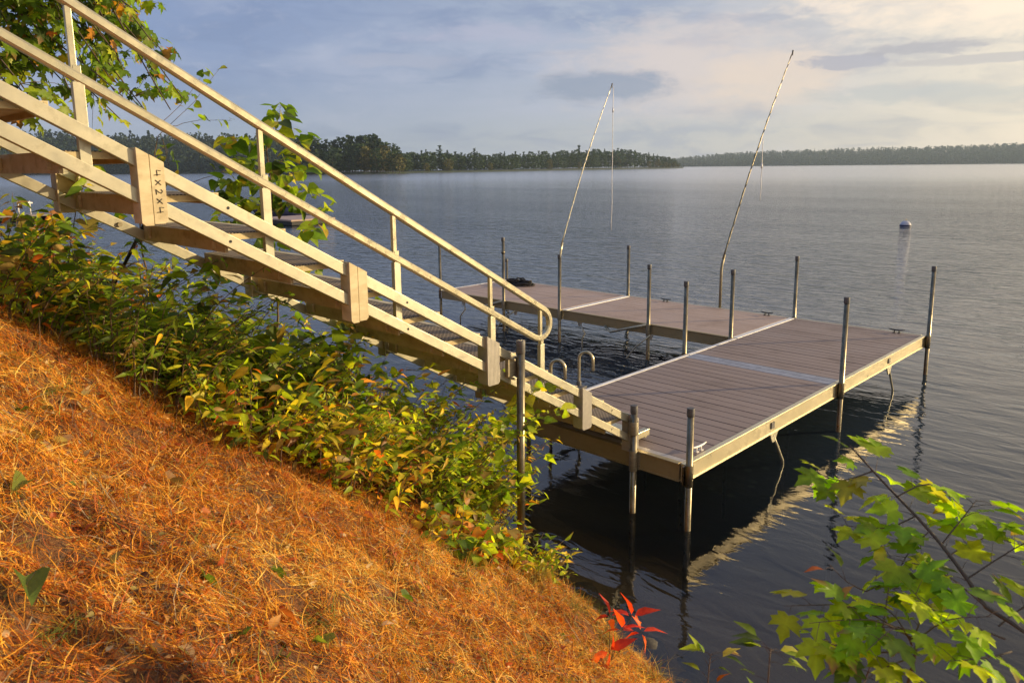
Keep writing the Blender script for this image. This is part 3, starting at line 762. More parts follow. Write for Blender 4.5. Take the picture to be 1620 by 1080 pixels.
def bracket(y, X, side, mat, two=False):
    """vertical U channel that ties top and bottom chord; side=+1 outer face towards +x"""
    w_ = 0.112; yo, yi = y - w_ / 2, y + w_ / 2; xo = X + side * 0.036; b_ = MB()
    lo = zb(y) - 0.098; hi = lambda q: zt(q) + 0.048
    ch = 0.014
    a, b2 = sorted((xo - 0.006, xo + 0.006))
    if two:
        ym = y - 0.004
        b_.prism([(yo, lo + ch), (yo + ch, lo), (ym - .0015, lo), (ym - .0015, hi(ym)), (yo, hi(yo))], 0, a, b2)
        b_.prism([(ym + .0015, lo + .006), (yi - ch, lo + 0.006), (yi, lo + ch + .006), (yi, hi(yi)), (ym + .0015, hi(ym))], 0, a - .001, b2 - .001)
    else:
        b_.prism([(yo, lo + ch), (yo + ch, lo), (yi - ch, lo), (yi, lo + ch), (yi, hi(yi)), (yo, hi(yo))], 0, a, b2)
    for q in (yo, yi):
        x0, x1 = sorted((xo - side * 0.006, xo - side * 0.085))
        b_.box(((x0 + x1) / 2, q + (0.004 if q == yo else -0.004), (lo + hi(q)) / 2 + .004), (x1 - x0, 0.007, hi(q) - lo - 0.012))
    ob = b_.build('bracket', mat, st, 0.001)
    return ob


kinds = {-3.63: (TAN, True), -2.60: (TAN, True), -1.59: (FLUTE, False), -0.61: (FLUTE, False), 0.02: (FLUTE, False), -4.64: (TAN, True), -5.65: (TAN, False)}
for y, (mt, two) in kinds.items():
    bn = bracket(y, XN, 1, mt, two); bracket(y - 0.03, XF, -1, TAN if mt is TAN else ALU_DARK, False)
    if y == -3.63:
        gl = {'4': [[(.0, .9), (-.1, .35), (.6, .4)], [(.45, .8), (.5, -.1)]], 'X': [[(0, .75), (.55, .05)], [(.6, .8), (0, 0)]],
              '2': [[(0, .7), (.25, .95), (.5, .7), (.3, .35), (0, 0), (.6, .05)]]}
        ink = MB(); hr = random.Random(4)
        for i, ch_ in enumerate('4X2X4'):
            for stroke in gl[ch_]:
                q = [(XN + 0.0425, y + 0.013 + v * 0.030 + hr.uniform(-.001, .001), zt(y) - 0.020 - i * 0.040 - u * 0.036 + hr.uniform(-.001, .001)) for u, v in stroke]
                ink.tube(q, 0.0017, 5)
        wt = ink.build('handwriting', BLACK, bn)
        tag(wt, 'black handwritten marks reading downwards')

# treads
TW0, TW1 = XF + 0.03, XN - 0.03
for k in range(-9, 11):
    y0 = -3.63 + k / 3.0; y1 = y0 + 0.322; z1 = 2.190 - 0.1907 * k; z0 = z1 - 0.090
    m_ = MB()
    m_.box(((TW0 + TW1) / 2, y0 + 0.008, (z0 + z1) / 2), (TW1 - TW0, 0.016, z1 - z0))
    m_.box(((TW0 + TW1) / 2, y1 - 0.008, z1 - .025), (TW1 - TW0, 0.016, .05))
    for X in (TW0 + .006, TW1 - .006): m_.box((X, (y0 + y1) / 2, z1 - 0.018), (0.012, y1 - y0 - 0.034, 0.030))
    m_.box(((TW0 + TW1) / 2, (y0 + y1) / 2, z1 - 0.022), (TW1 - TW0 - .03, y1 - y0 - .036, 0.006))
    for X in (TW0 + .10, TW1 - .10): m_.box((X, y0 - 0.008, (z0 + z1) / 2), (0.012, 0.016, z1 - z0 - .03))
    fr = m_.build('tread', TREADM, st, 0.0015)
    MB().box(((TW0 + TW1) / 2, (y0 + y1) / 2 - 0.012, z1 - 0.001), (TW1 - TW0 - .026, y1 - y0 - .062, 0.005)).build('grating', GRATE, fr)
    MB().box(((TW0 + TW1) / 2, y1 - 0.022, z1 + 0.001), (TW1 - TW0 - .002, 0.046, 0.006)).build('nosing', TAN, fr, 0.001)
# foot plate that lies on the dock
MB().box((XN - 0.02, 0.16, 0.065), (0.05, 0.26, 0.055)).box((XF + 0.03, 0.14, 0.035), (0.05, 0.26, 0.055)).box((-1.06, 0.25, 0.045), (1.05, 0.03, 0.05)).box((-1.06, 0.12, 0.071), (0.98, 0.24, 0.004)).build('foot_plate', ALU_RAIL, st, 0.002)

# handrail, one bent tube with the mid rail
zh = lambda y: 0.715 - 0.583 * y
zm = lambda y: 0.491 - 0.566 * y
XR = XN - 0.035
ye = -1.02
pa = Vector((XR, ye, zh(ye))); dirv = Vector((0, 1, -0.58)).normalized(); nrm = Vector((0, -0.58, -1)).normalized()
pb_y = ye - 0.10
pb = Vector((XR, pb_y, zm(pb_y))); rad = (pb - pa).dot(nrm) / 2
cen = pa + nrm * rad
arc = [cen - nrm * (rad * math.cos(a)) + dirv * (rad * 1.15 * math.sin(a)) for a in np.linspace(0, math.pi, 15)]
sq = [(-.018, -.012), (-.012, -.021), (.012, -.021), (.018, -.012), (.018, .012), (.012, .021), (-.012, .021), (-.018, .012)]
MB().sweep([(XR, YT, zh(YT))] + [(XR, y, zh(y)) for y in (-5, -3, -1.6)] + arc, sq, side0=(1, 0, 0), smooth=False).build('handrail', ALU_RAIL, st)
MB().sweep([arc[-1]] + [(XR, y, zm(y)) for y in (-1.6, -3, -5, YT)], sq, side0=(1, 0, 0), smooth=False).build('mid_rail', ALU_RAIL, st)
for y in (-5.6, -4.70, -3.86, -3.07, -2.29, -1.53, -1.045):
    p_ = MB().box((XR, y, (zb(y) + zm(y)) / 2 - .02), (0.030, 0.044, zm(y) - zb(y))).build('rail_post', ALU, st, 0.0015)
    MB().box((XR, y - 0.01, (zm(y) + zh(y)) / 2), (0.022, 0.024, zh(y) - zm(y) - 0.03)).box((XR, y, zm(y) + .01), (.026, .03, .07)).build('upper_post', ALU_RAIL, p_, 0.0015)
# support post by the bank with clamp, and the far one
for X in (XN + 0.085,):
    sp = MB().tube([(X, -1.40, -1.0), (X - 0.004, -1.375, 1.155)], 0.0285, 12).build('support_post', POSTM, st)
    if X > -1: MB().tube([(X - .004, -1.376, 1.08), (X - .004, -1.375, 1.165)], 0.031, 12).build('post_cap', CAPM, sp, 0.002)
    s_ = 1 if X > -1 else -1
    cl = MB().box((X - s_ * 0.045, -1.39, 0.985), (0.03, 0.16, 0.13))
    for z in (0.92, 1.05): cl.tube([(X - s_ * .05, -1.455, z), (X + .02, -1.455, z)], 0.009, 6)
    cl.build('clamp', ALU_DARK, sp, 0.002)
# guard post sleeves where the stairs meet the dock
sl_ = MB().tube([(-0.46, -O_, 0.145), (-0.46, -O_, 0.255)], 0.037, 12).box((-0.495, -0.03, 0.20), (0.03, 0.05, 0.11))
sl_.build('post_guide', ALU_DARK, st, 0.001)
MB().tube([PT(236, 340, 4.75), PT(190, 432, 5.3), PT(180, 450, 5.4)], 0.011, 8).build('tie_rod', BLACK, st)

# ------------------------------------------------------------------ things out on the lake
by = Vector((-8.05, 32.0, WATER))
bo = empty('mooring_buoy', by, 'white round mooring buoy with a dark band floating alone on the lake', 'buoy')
WHITE = metal('white plastic', (0.40, 0.40, 0.44), (0.48, 0.48, 0.52), 0.5, 0.0, (1, 1, 1), 0.05, 0.1); BAND = metal('navy band', (0.02, 0.025, 0.07), (0.03, 0.03, 0.08), 0.5, 0.0)
MB().lathe(by, [(0.235 * math.sin(a), 0.05 + 0.235 * math.cos(a) * .95) for a in np.linspace(0.0, 2.9, 16)]).build('float', WHITE, bo)
MB().lathe(by, [(0.236, 0.02), (0.246, 0.03), (0.246, 0.085), (0.236, 0.095)]).build('band', BAND, bo)
MB().tube([by + Vector((0, 0, .26)), by + Vector((0, 0, .32)), by + Vector((.03, 0, .34)), by + Vector((.03, 0, .28))], 0.012, 6).build('ring', POSTM, bo)

BOARD = composite('old float boards', (0.16, 0.14, 0.13), (0.27, 0.24, 0.22), 0)
nd = empty('swim_float', (-49.6, 7.0, WATER), 'small grey swim float with a pale ladder frame, far behind the left bushes', 'float')
MB().box((-49.6, 7.0, WATER + 0.30), (2.6, 2.9, 0.10)).build('deck', BOARD, nd, 0.01)
fl = MB()
for y in (5.85, 6.6, 7.4, 8.15): fl.tube([(-50.8, y, WATER + 0.1), (-48.4, y, WATER + 0.1)], 0.22, 12)
fl.build('pontoon', BLACK, nd)
fr_ = MB()
for y in (6.65, 7.25): fr_.tube([(-48.9, y, WATER + .3), (-48.9, y, WATER + 1.15)], 0.035, 8)
fr_.tube([(-48.9, 6.4, WATER + 1.15), (-48.9, 7.4, WATER + 1.02)], 0.045, 8)
fr_.build('ladder_frame', STRIP, nd)

jd = empty('floating_dock', (-33.5, 15.9, WATER), 'low tan floating dock glimpsed behind the vine leaves', 'dock')
MB().box((-33.4, 15.9, WATER + 0.26), (3.4, 2.6, 0.09)).build('deck', DECK2, jd, 0.01)
MB().box((-33.4, 15.9, WATER + 0.11), (3.3, 2.5, 0.20)).build('float', BLACK, jd, 0.02)
# personal watercraft
wc = empty('jet_ski', (-38.2, 17.2, WATER), 'black and blue jet ski moored behind the vine leaves', 'jet ski')
hull = MB(); a0 = Vector((-36.9, 18.6, WATER)); ax_ = Vector((-0.69, -0.72, 0)); sd2 = Vector((0.72, -0.69, 0)); sec = []
for s_, hw, zk, zd in ((-0.1, .45, .05, .48), (0.6, .56, -.1, .55), (1.5, .58, -.12, .62), (2.4, .46, -.05, .74), (3.0, .22, .2, .82), (3.25, .04, .55, .80)):
    c_ = a0 + ax_ * s_
    sec.append([c_ + sd2 * x + Vector((0, 0, z)) for x, z in ((-hw, zd - .12), (-hw * .8, zk + .12), (0, zk), (hw * .8, zk + .12), (hw, zd - .12), (hw * .5, zd), (0, zd + .05), (-hw * .5, zd))])
vs = [v for s_ in sec for v in s_]; n8 = 8
hull.add(vs, [(i * 8 + j, i * 8 + (j + 1) % 8, (i + 1) * 8 + (j + 1) % 8, (i + 1) * 8 + j) for i in range(5) for j in range(8)] + [tuple(range(8)), tuple(range(40, 48))], True)
hull.build('hull', BAND, wc)
MB().beam(a0 + ax_ * 0.2 + Vector((0, 0, .72)), a0 + ax_ * 1.7 + Vector((0, 0, .84)), 0.34, 0.26, sd2).build('seat', BLACK, wc, 0.08)
MB().tube([a0 + ax_ * 2.3 + Vector((0, 0, .75)), a0 + ax_ * 1.9 + Vector((0, 0, 1.08))], 0.12, 8).tube([a0 + ax_ * 1.9 + sd2 * .38 + Vector((0, 0, 1.08)), a0 + ax_ * 1.9 - sd2 * .38 + Vector((0, 0, 1.08))], 0.035, 8).build('handlebar', BLACK, wc)

# ------------------------------------------------------------------ plants
GREEN = np.array([[0.06, 0.11, 0.012], [0.10, 0.165, 0.015], [0.14, 0.205, 0.018], [0.055, 0.085, 0.02]])
YGREEN = np.array([[0.26, 0.33, 0.02], [0.36, 0.38, 0.025], [0.22, 0.30, 0.02], [0.14, 0.23, 0.02]])
YELLOW = np.array([[0.50, 0.34, 0.03], [0.45, 0.38, 0.04], [0.30, 0.28, 0.03]])
RUST = np.array([[0.40, 0.10, 0.02], [0.30, 0.14, 0.03], [0.45, 0.20, 0.03], [0.20, 0.09, 0.04]])
OLIVE = np.array([[0.20, 0.15, 0.05], [0.26, 0.17, 0.06], [0.14, 0.10, 0.04]])
PAL = {'dark': [(GREEN, .68), (YGREEN, .20), (YELLOW, .04), (OLIVE, .08)], 'bright': [(GREEN, .30), (YGREEN, .52), (YELLOW, .10), (OLIVE, .08)],
       'yellow': [(GREEN, .12), (YGREEN, .42), (YELLOW, .28), (RUST, .09), (OLIVE, .09)], 'rust': [(GREEN, .20), (YGREEN, .27), (YELLOW, .2), (RUST, .18), (OLIVE, .15)],
       'young': [(YGREEN * np.array([1.15, 1.3, .5]), .80), (GREEN * 1.3, .15), (YELLOW, .05)], 'maple': [(GREEN, .45), (YGREEN, .50), (YELLOW, .03), (RUST, .02)], 'vine': [(GREEN, .30), (YGREEN, .60), (YELLOW, .10)]}


def pick(pal, n, r):
    out = np.zeros((n, 3)); u = r.random(n); a = 0
    for arr, p in PAL[pal]:
        k = (u >= a) & (u < a + p); out[k] = arr[r.integers(0, len(arr), k.sum())]; a += p
    out[out.sum(1) == 0] = PAL[pal][0][0][0]
    return out * (0.8 + 0.8 * r.random((n, 1)))


def twig_tubes(paths, rads, seg=4):
    """many thin tapering twigs as one set of arrays"""
    V = []; T = []; k = 0
    for P, rd in zip(paths, rads):
        P = np.asarray(P, float); n = len(P); tan = np.gradient(P, axis=0); tan /= np.linalg.norm(tan, axis=1, keepdims=True) + 1e-9
        ref = np.array([0.3, 0.2, 0.93]); a = np.cross(tan, ref); a /= np.linalg.norm(a, axis=1, keepdims=True) + 1e-9; b = np.cross(tan, a)
        rr_ = rd * np.linspace(1, 0.3, n)
        for j in range(seg):
            t = 2 * math.pi * j / seg; V.append(P + (a * math.cos(t) + b * math.sin(t)) * rr_[:, None])
        for j in range(seg):
            j2 = (j + 1) % seg
            for i in range(n - 1):
                p, q, s, u = k + j * n + i, k + j * n + i + 1, k + j2 * n + i + 1, k + j2 * n + i
                T += [(p, q, s), (p, s, u)]
        k += seg * n
    return np.concatenate(V), np.array(T)


def shrub(cx, cy, rad, H, nst, ls, pal, seed, label, lean=(0.0, 0.35), shape='o', cat='shrub', name='leafy_shrub', group='shrubs growing on the bank'):
    r = np.random.default_rng(seed); cz = float(gz(cx, cy)); root = empty(name, (cx, cy, cz), label, cat, group)
    paths = []; LP = []; LD = []
    for i in range(nst):
        a = r.random() * 6.283; q = rad * math.sqrt(r.random()) * 0.85; bx, by_ = cx + q * math.cos(a), cy + q * math.sin(a)
        bz = float(gz(bx, by_)) - 0.02; h = H * (0.45 + 0.6 * r.random() + (0.45 if r.random() < .07 else 0)) * (1 - 0.35 * (q / rad) ** 2); out = 0.35 + 0.5 * r.random()
        dx = math.cos(a) * out * h * 0.7 + lean[0] * h + r.normal() * 0.05; dy = math.sin(a) * out * h * 0.7 + lean[1] * h + r.normal() * 0.05
        t = np.linspace(0, 1, 9)[:, None]
        P = np.array([bx, by_, bz]) + t * np.array([0, 0, h]) * (1 - 0.25 * t) + (t ** 1.7) * np.array([dx, dy, 0])
        P += np.cumsum(r.normal(size=(9, 3)) * 0.006, 0); paths.append(P)
        nl = int(7 + h * 23)
        for k in range(nl):
            u = 0.18 + 0.82 * (k + r.random()) / nl; f = u * 8; j = min(int(f), 7); p = P[j] + (P[j + 1] - P[j]) * (f - j)
            th = k * 2.4 + r.random(); d = np.array([math.cos(th), math.sin(th), 0.25 - 0.55 * r.random()])
            LP.append(p + d * 0.012); LD.append(d)
    LP = np.array(LP); LD = np.array(LD); n = len(LP)
    up = r.normal(size=(n, 3)) * 0.45 + np.array([0.15, 0.35, 1.0]); LD = LD + r.normal(size=(n, 3)) * .25; LD[:, 2] -= .25 * r.random(n); M = frames(LD, up, ls * (0.4 + 0.95 * r.random(n) ** 1.3), r.normal(size=n) * 0.5)
    C = pick(pal, n, r) * np.array([1.4, 1.3, 1.0]); tv, tt = (LV, LT) if shape == 'o' else (HV, HT)
    if shape == 'n': tv, tt = LV * np.array([.62, 1.15, 1]), LT
    V, T, Cc = instances(tv, tt, M, LP, C)
    soup('foliage', V, T, Cc, LEAF, root, (cx, cy, cz))
    sv, stt = twig_tubes(paths, [0.0042] * len(paths), 4); soup('stems', sv, stt, np.full((len(sv), 3), 0.1), TWIG, root, (cx, cy, cz))
    return root


SH = [  # x, y, radius, height, stems, leaf size, palette, label
 (-3.3, -3.55, .50, .75, 46, .075, 'yellow', 'tall yellowing shrub at the left edge of the frame under the stairs'),
 (-2.5, -3.75, .45, .62, 44, .070, 'rust', 'shrub with rusty drooping leaves in front of the leftmost yellow shrub'),
 (-2.75, -3.0, .50, .60, 46, .070, 'dark', 'dark green shrub behind the rusty shrub at the foot of the tie rod'),
 (-1.9, -3.55, .42, .50, 44, .065, 'dark', 'low dark green shrub below the first tan bracket'),
 (-2.2, -2.6, .50, .50, 46, .070, 'bright', 'bright green shrub under the middle treads, water showing above it'),
 (-1.35, -3.35, .40, .44, 44, .060, 'dark', 'dark leafy clump at the top edge of the orange slope'),
 (-1.55, -2.75, .42, .45, 50, .070, 'dark', 'large leaved dark green shrub right under the second tan bracket'),
 (-1.60, -2.1, .45, .48, 50, .065, 'bright', 'green shrub tucked under the stairs between second and third bracket'),
 (-0.95, -2.95, .40, .42, 46, .060, 'yellow', 'yellow and green clump halfway along the edge of the orange slope'),
 (-0.95, -2.35, .42, .46, 56, .065, 'yellow', 'golden leaved shrub in the middle of the bank thicket'),
 (-1.0, -1.75, .42, .46, 54, .060, 'bright', 'bright shrub overhanging the water left of the support post'),
 (-0.75, -2.55, .36, .36, 46, .055, 'rust', 'small shrub with red and brown leaves beside the golden leaved shrub'),
 (-0.78, -2.05, .32, .42, 56, .052, 'bright', 'fine leaved green shrub in front of the stairs support post'),
 (-0.95, -1.5, .28, .34, 52, .050, 'yellow', 'yellow tipped shrub touching the foot of the support post'),
 (-0.15, -2.2, .28, .27, 30, .048, 'rust', 'low rusty tangle where the thicket meets the straw slope'),
 (-0.1, -1.72, .26, .28, 30, .050, 'yellow', 'low yellow green clump at the water edge right of the support post'),
 (-1.95, -1.9, .40, .42, 40, .060, 'yellow', 'yellowing shrub on the far side of the stairs above the water'),
 (-3.6, -2.7, .50, .62, 40, .070, 'bright', 'loose bright green shrub at the left with open water behind'),
 (-3.9, -3.9, .50, .8, 36, .080, 'yellow', 'pale yellow shrub cut by the left edge of the frame'),
 (-1.7, -3.95, .34, .32, 36, .055, 'rust', 'brownish clump at the upper left end of the orange slope'),
]
for i, (x, y, rad_, H, ns, ls, pal, lab) in enumerate(SH):
    if x > -0.7: H *= 0.5; rad_ *= 0.7
    if -2.4 < x < -1.1: H *= 1.25
    if x < -2.4: H *= 0.74
    sh_ = 'onho'[i % 4]; fine = sh_ == 'n'
    if -1.2 < x < -0.7 and y > -2.4: H *= 1.22
    shrub(x, y, rad_ * 1.12, H * 1.55 + 0.08, int(ns * (2.0 if fine else 1.35)), ls * (1.15 if fine else 1.35), pal, 100 + i, lab, shape=sh_)


def branchy(name, paths, radii, leaf_sites, leaf, size, pal, seed, label, cat, droop=0.35, jitter=0.35, group=None, petiole=0.04, vary=0.5, wood=None):
    """a sapling or branch: woody paths, leaves at sites (point, direction)"""
    r = np.random.default_rng(seed); b0 = Vector([float(v) for v in paths[0][0]])
    root = empty(name, b0, label, cat, group)
    sv, stt = twig_tubes(paths, radii, 6)
    LP = np.array([s[0] for s in leaf_sites], float); LD = np.array([s[1] for s in leaf_sites], float); n = len(LP)
    LD /= np.linalg.norm(LD, axis=1, keepdims=True) + 1e-9; base_ = LP + LD * petiole * (0.6 + 0.8 * r.random((n, 1)))
    pv, ptt = twig_tubes([np.stack([a, (a + b) / 2 + np.array([0, 0, .004]), b]) for a, b in zip(LP, base_)], [0.0011] * n, 3)
    soup('stems', np.concatenate([sv, pv]), np.concatenate([stt, ptt + len(sv)]), np.full((len(sv) + len(pv), 3), .1), wood or TWIG, root, b0)
    D = LD + r.normal(size=(n, 3)) * jitter; D[:, 2] -= droop
    up = r.normal(size=(n, 3)) * jitter + np.array([0.2, 0.25, 1.0])
    M = frames(D, up, size * (1 - vary / 2 + vary * r.random(n)))
    V, T, C = instances(*leaf, M, base_, pick(pal, n, r))
    soup('foliage', V, T, C, LEAF, root, b0)
    return root


def sites_along(P, n, r, spread=0.6, lo=0.25):
    P = np.asarray(P); out = []
    for k in range(n):
        u = lo + (1 - lo) * (k + 0.5 * r.random()) / n; f = u * (len(P) - 1); j = min(int(f), len(P) - 2); p = P[j] + (P[j + 1] - P[j]) * (f - j)
        t = P[j + 1] - P[j]; t = t / (np.linalg.norm(t) + 1e-9); side = np.cross(t, [0, 0, 1.0]); side /= np.linalg.norm(side) + 1e-9
        out.append((p, t * 0.5 + side * (1 if k % 2 else -1) * (0.6 + spread * r.random()) + np.array([0, 0, 0.3 * r.normal()])))
    return out


def curve(pts, n=10, wob=0.0, r=None):
    """smooth path through points"""
    P = np.array([tuple(p) for p in pts], float); t = np.linspace(0, len(P) - 1, n); out = []
    for v in t:
        i = min(int(v), len(P) - 2); f = v - i; p0 = P[max(i - 1, 0)]; p1 = P[i]; p2 = P[i + 1]; p3 = P[min(i + 2, len(P) - 1)]
        out.append(0.5 * ((2 * p1) + (-p0 + p2) * f + (2 * p0 - 5 * p1 + 4 * p2 - p3) * f * f + (-p0 + 3 * p1 - 3 * p2 + p3) * f ** 3))
    out = np.array(out)
    if wob and r is not None: out += np.cumsum(r.normal(size=out.shape) * wob, 0)
    return out


# taller maple sapling just beyond the right edge, it throws the long shadow on the slope
r_ = np.random.default_rng(39); gs = Vector((3.35, -2.35, float(gz(3.35, -2.35)) - .03)); ms = curve([gs, gs + Vector((-.03, .02, 1.0)), gs + Vector((.02, 0, 2.5))], 12); sds = []
for k in range(30):
    p_ = ms[4 + k % 8]; a_ = k * 2.4; L_ = r_.uniform(.25, .5); sds.append(curve([p_, p_ + np.array([math.cos(a_), math.sin(a_), .3]) * L_ * .5, p_ + np.array([math.cos(a_), math.sin(a_), .1]) * L_], 5))
branchy('maple_sapling', [ms] + sds, [0.012] + [0.003] * len(sds), [q_ for s_ in sds for q_ in sites_along(s_, 7, r_, lo=.1)], (MV, MT), 0.09, 'young', 40, 'tallest bushy maple sapling just right of the leaning one', 'sapling', 0.2, 0.35, wood=BARK)
# maple sapling at the lower right
r_ = np.random.default_rng(41)
g0 = Vector((2.62, -3.12, float(gz(2.62, -3.12)) - .03))
main = curve([g0, PT(1640, 1110, 2.0), PT(1560, 960, 2.05), PT(1480, 850, 2.1), PT(1400, 765, 2.15), PT(1345, 705, 2.2)], 16)
side = []
tw = [((1560, 960), (1490, 905), (1400, 880), 2.05, 2.0), ((1530, 915), (1600, 870), (1640, 850), 2.07, 2.1), ((1490, 860), (1530, 810), (1545, 790), 2.1, 2.15),
      ((1450, 815), (1400, 835), (1330, 830), 2.12, 2.1), ((1420, 785), (1470, 765), (1520, 800), 2.13, 2.2), ((1380, 745), (1330, 760), (1290, 745), 2.17, 2.15),
      ((1590, 1010), (1500, 975), (1430, 940), 2.0, 1.9), ((1600, 1030), (1560, 1040), (1500, 1045), 2.0, 1.85), ((1580, 990), (1620, 960), (1680, 950), 2.02, 2.1),
      ((1500, 880), (1560, 850), (1640, 870), 2.1, 2.25), ((1470, 840), (1440, 870), (1420, 905), 2.1, 2.05)]
for a, b, c_, t0, t1 in tw: side.append(curve([PT(*a, t0), PT(*b, (t0 + t1) / 2), PT(*c_, t1)], 7))
sites = sites_along(main, 16, r_, lo=0.45)
for s_ in side: sites += sites_along(s_, 6, r_)
branchy('maple_sapling', [main] + side, [0.0065] + [0.0022] * len(side), sites, (MV, MT), 0.064, 'young', 42,
        'taller leaning maple sapling with lobed yellow green leaves over the water, at the lower right', 'sapling', 0.05, 0.2, wood=BARK)
g1_ = Vector((2.40, -3.45, float(gz(2.40, -3.45)) - .03))
m2 = curve([g1_, PT(1435, 1090, 1.9), PT(1445, 1010, 1.9)], 8)
tw = [((1445, 1010), (1380, 980), (1280, 985), 1.9, 1.8), ((1445, 1010), (1350, 960), (1240, 958), 1.9, 1.85), ((1445, 1015), (1500, 980), (1570, 975), 1.9, 1.85), ((1443, 1020), (1420, 990), (1370, 1030), 1.9, 1.75),
      ((1445, 1010), (1460, 960), (1440, 930), 1.9, 1.95), ((1442, 1030), (1350, 1030), (1300, 1010), 1.9, 1.8), ((1443, 1015), (1400, 960), (1330, 955), 1.9, 1.95), ((1440, 1040), (1390, 1060), (1360, 1085), 1.9, 1.75)]
side = [curve([PT(*a, t0), PT(*b, (t0 + t1) / 2), PT(*c_, t1)], 7) for a, b, c_, t0, t1 in tw]; sites = []
for s_ in side: sites += sites_along(s_, 7, r_, lo=0.2)
branchy('maple_sapling', [m2] + side, [0.006] + [0.002] * len(side), sites, (MV, MT), 0.058, 'young', 43,
        'shorter maple sapling with flat tiers of leaves, left of the tall leaning one', 'sapling', 0.05, 0.2)
# small plant with yellow and rust leaves hanging between them
g2_ = Vector((2.22, -3.36, float(gz(2.22, -3.36)) - .02))
m3 = curve([g2_, PT(1395, 1000, 1.95), PT(1370, 935, 1.95)], 7)
tw = [curve([PT(1370, 935, 1.95), PT(1340, 920, 1.93), PT(1312, 892, 1.92)], 5), curve([PT(1370, 935, 1.95), PT(1395, 925, 1.95), PT(1420, 935, 1.95)], 5)]
sites = [s_ for q_ in tw for s_ in sites_along(q_, 3, r_)]
branchy('autumn_twig', [m3] + tw, [0.002, 0.0015, 0.0015], sites, (LV, LT), 0.055, 'rust', 44, 'thin twig with curled orange and yellow leaves against dark water', 'twig', 0.3, 0.4)
for (px_, py_, tt_, sc_, sd_, lab) in ((1215, 1075, 2.35, .07, 50, 'small pointed leaf seedling at the bottom edge left of the maple saplings'), (1120, 1078, 2.8, .06, 51, 'yellow orange seedling at the bottom edge near the red plant')):
    p0 = PT(px_, py_, tt_); gg = Vector((p0.x, p0.y - .02, float(gz(p0.x, p0.y - .02)) - .02))
    mm = curve([gg, p0, PT(px_ + 5, py_ - 45, tt_)], 6); sts = sites_along(mm, 18, r_, lo=0.15)
    branchy('seedling', [mm], [0.0032], sts, (LV, LT), sc_, 'maple' if sd_ == 50 else 'rust', sd_, lab, 'seedling', 0.1, 0.3)

# red creeper at the water edge
p0 = PT(985, 1000, 4.05); gg = Vector((p0.x - .02, p0.y - .08, float(gz(p0.x - .02, p0.y - .08)) - .02)); sites = []; paths = []
PAL['red'] = [(np.array([[0.62, 0.06, 0.015], [0.70, 0.13, 0.02], [0.48, 0.04, 0.015]]), 1.0)]
for (qx, qy, tt_) in ((965, 975, 4.02), (1000, 975, 4.05), (985, 995, 4.0), (1015, 1000, 4.05), (965, 1030, 3.95)):
    tip = PT(qx, qy, tt_); pth = curve([gg, (gg + tip) / 2 + Vector((0, 0, .03)), tip], 6); paths.append(pth)
    for k in range(4):
        a = k * 1.45 + r_.random(); sites.append((np.array(tip), np.array(CR) * math.cos(a) + np.array([0, 0, 1]) * math.sin(a) * .8 + np.array([0, .25, .15])))
branchy('red_creeper', paths, [0.002] * len(paths), sites, (LV, LT), 0.095, 'red', 60, 'bright red leaved creeper at the water edge by the bottom of the picture', 'creeper', 0.1, 0.25, petiole=0.012)

# broad leaved sapling behind the stairs
r_ = np.random.default_rng(77); bx_, by2 = -2.75, -2.0
g3 = Vector((bx_, by2, float(gz(bx_, by2)) - .05)); T0 = 6.1
m4 = curve([g3, PT(440, 450, T0), PT(425, 380, T0), PT(430, 300, T0), PT(420, 225, T0), PT(430, 170, T0)], 14, 0.006, r_)
tw = [((430, 330), (470, 300), (500, 310)), ((430, 300), (390, 290), (345, 285)), ((428, 350), (380, 350), (315, 360)), ((425, 380), (470, 380), (510, 350)), ((425, 270), (460, 240), (480, 215)),
      ((422, 240), (390, 220), (370, 225)), ((430, 400), (470, 420), (500, 425)), ((428, 340), (400, 320), (360, 310)), ((428, 300), (460, 275), (490, 265)), ((430, 390), (400, 400), (370, 430)), ((425, 220), (440, 190), (445, 165)),
      ((428, 310), (470, 330), (520, 330)), ((428, 290), (400, 260), (375, 250)), ((430, 410), (455, 440), (480, 455))]
side = [curve([PT(*a, T0), PT(*b, T0 + r_.normal() * .12), PT(*c_, T0 + r_.normal() * .25)], 7, 0.004, r_) for a, b, c_ in tw]; sites = sites_along(m4, 16, r_, lo=0.4)
for s_ in side: sites += sites_along(s_, 26, r_, lo=0.05)
branchy('vine_sapling', [m4] + side, [0.010] + [0.003] * len(side), sites, (HV, HT), 0.095, 'vine', 78, 'slender sapling with heart shaped yellow green leaves behind the handrail', 'sapling', 0.5, 0.55, vary=0.95)
# bare reaching twigs with a few small leaves
tw = [((250, 215), (300, 170), (352, 105)), ((270, 200), (310, 190), (365, 190)), ((245, 205), (290, 160), (325, 110)), ((240, 260), (262, 230), (268, 255)), ((255, 215), (262, 250), (265, 290)), ((300, 290), (345, 275), (380, 255))]
side = [curve([PT(*a, 6.3), PT(*b, 6.35), PT(*c_, 6.4)], 8, 0.004, r_) for a, b, c_ in tw]; sites = []
for s_ in side: sites += sites_along(s_, 6, r_, lo=0.4)
gt = Vector((-3.2, -2.5, float(gz(-3.2, -2.5)) - .05)); m5 = curve([gt, PT(225, 400, 6.3), PT(235, 300, 6.3), PT(250, 215, 6.3)], 10)
branchy('twiggy_sapling', [m5] + side, [0.009] + [0.0025] * len(side), sites, (HV, HT), 0.07, 'vine', 79, 'thin twiggy sapling with few small leaves between the maple and the vine leaved sapling', 'sapling', 0.5, 0.5)

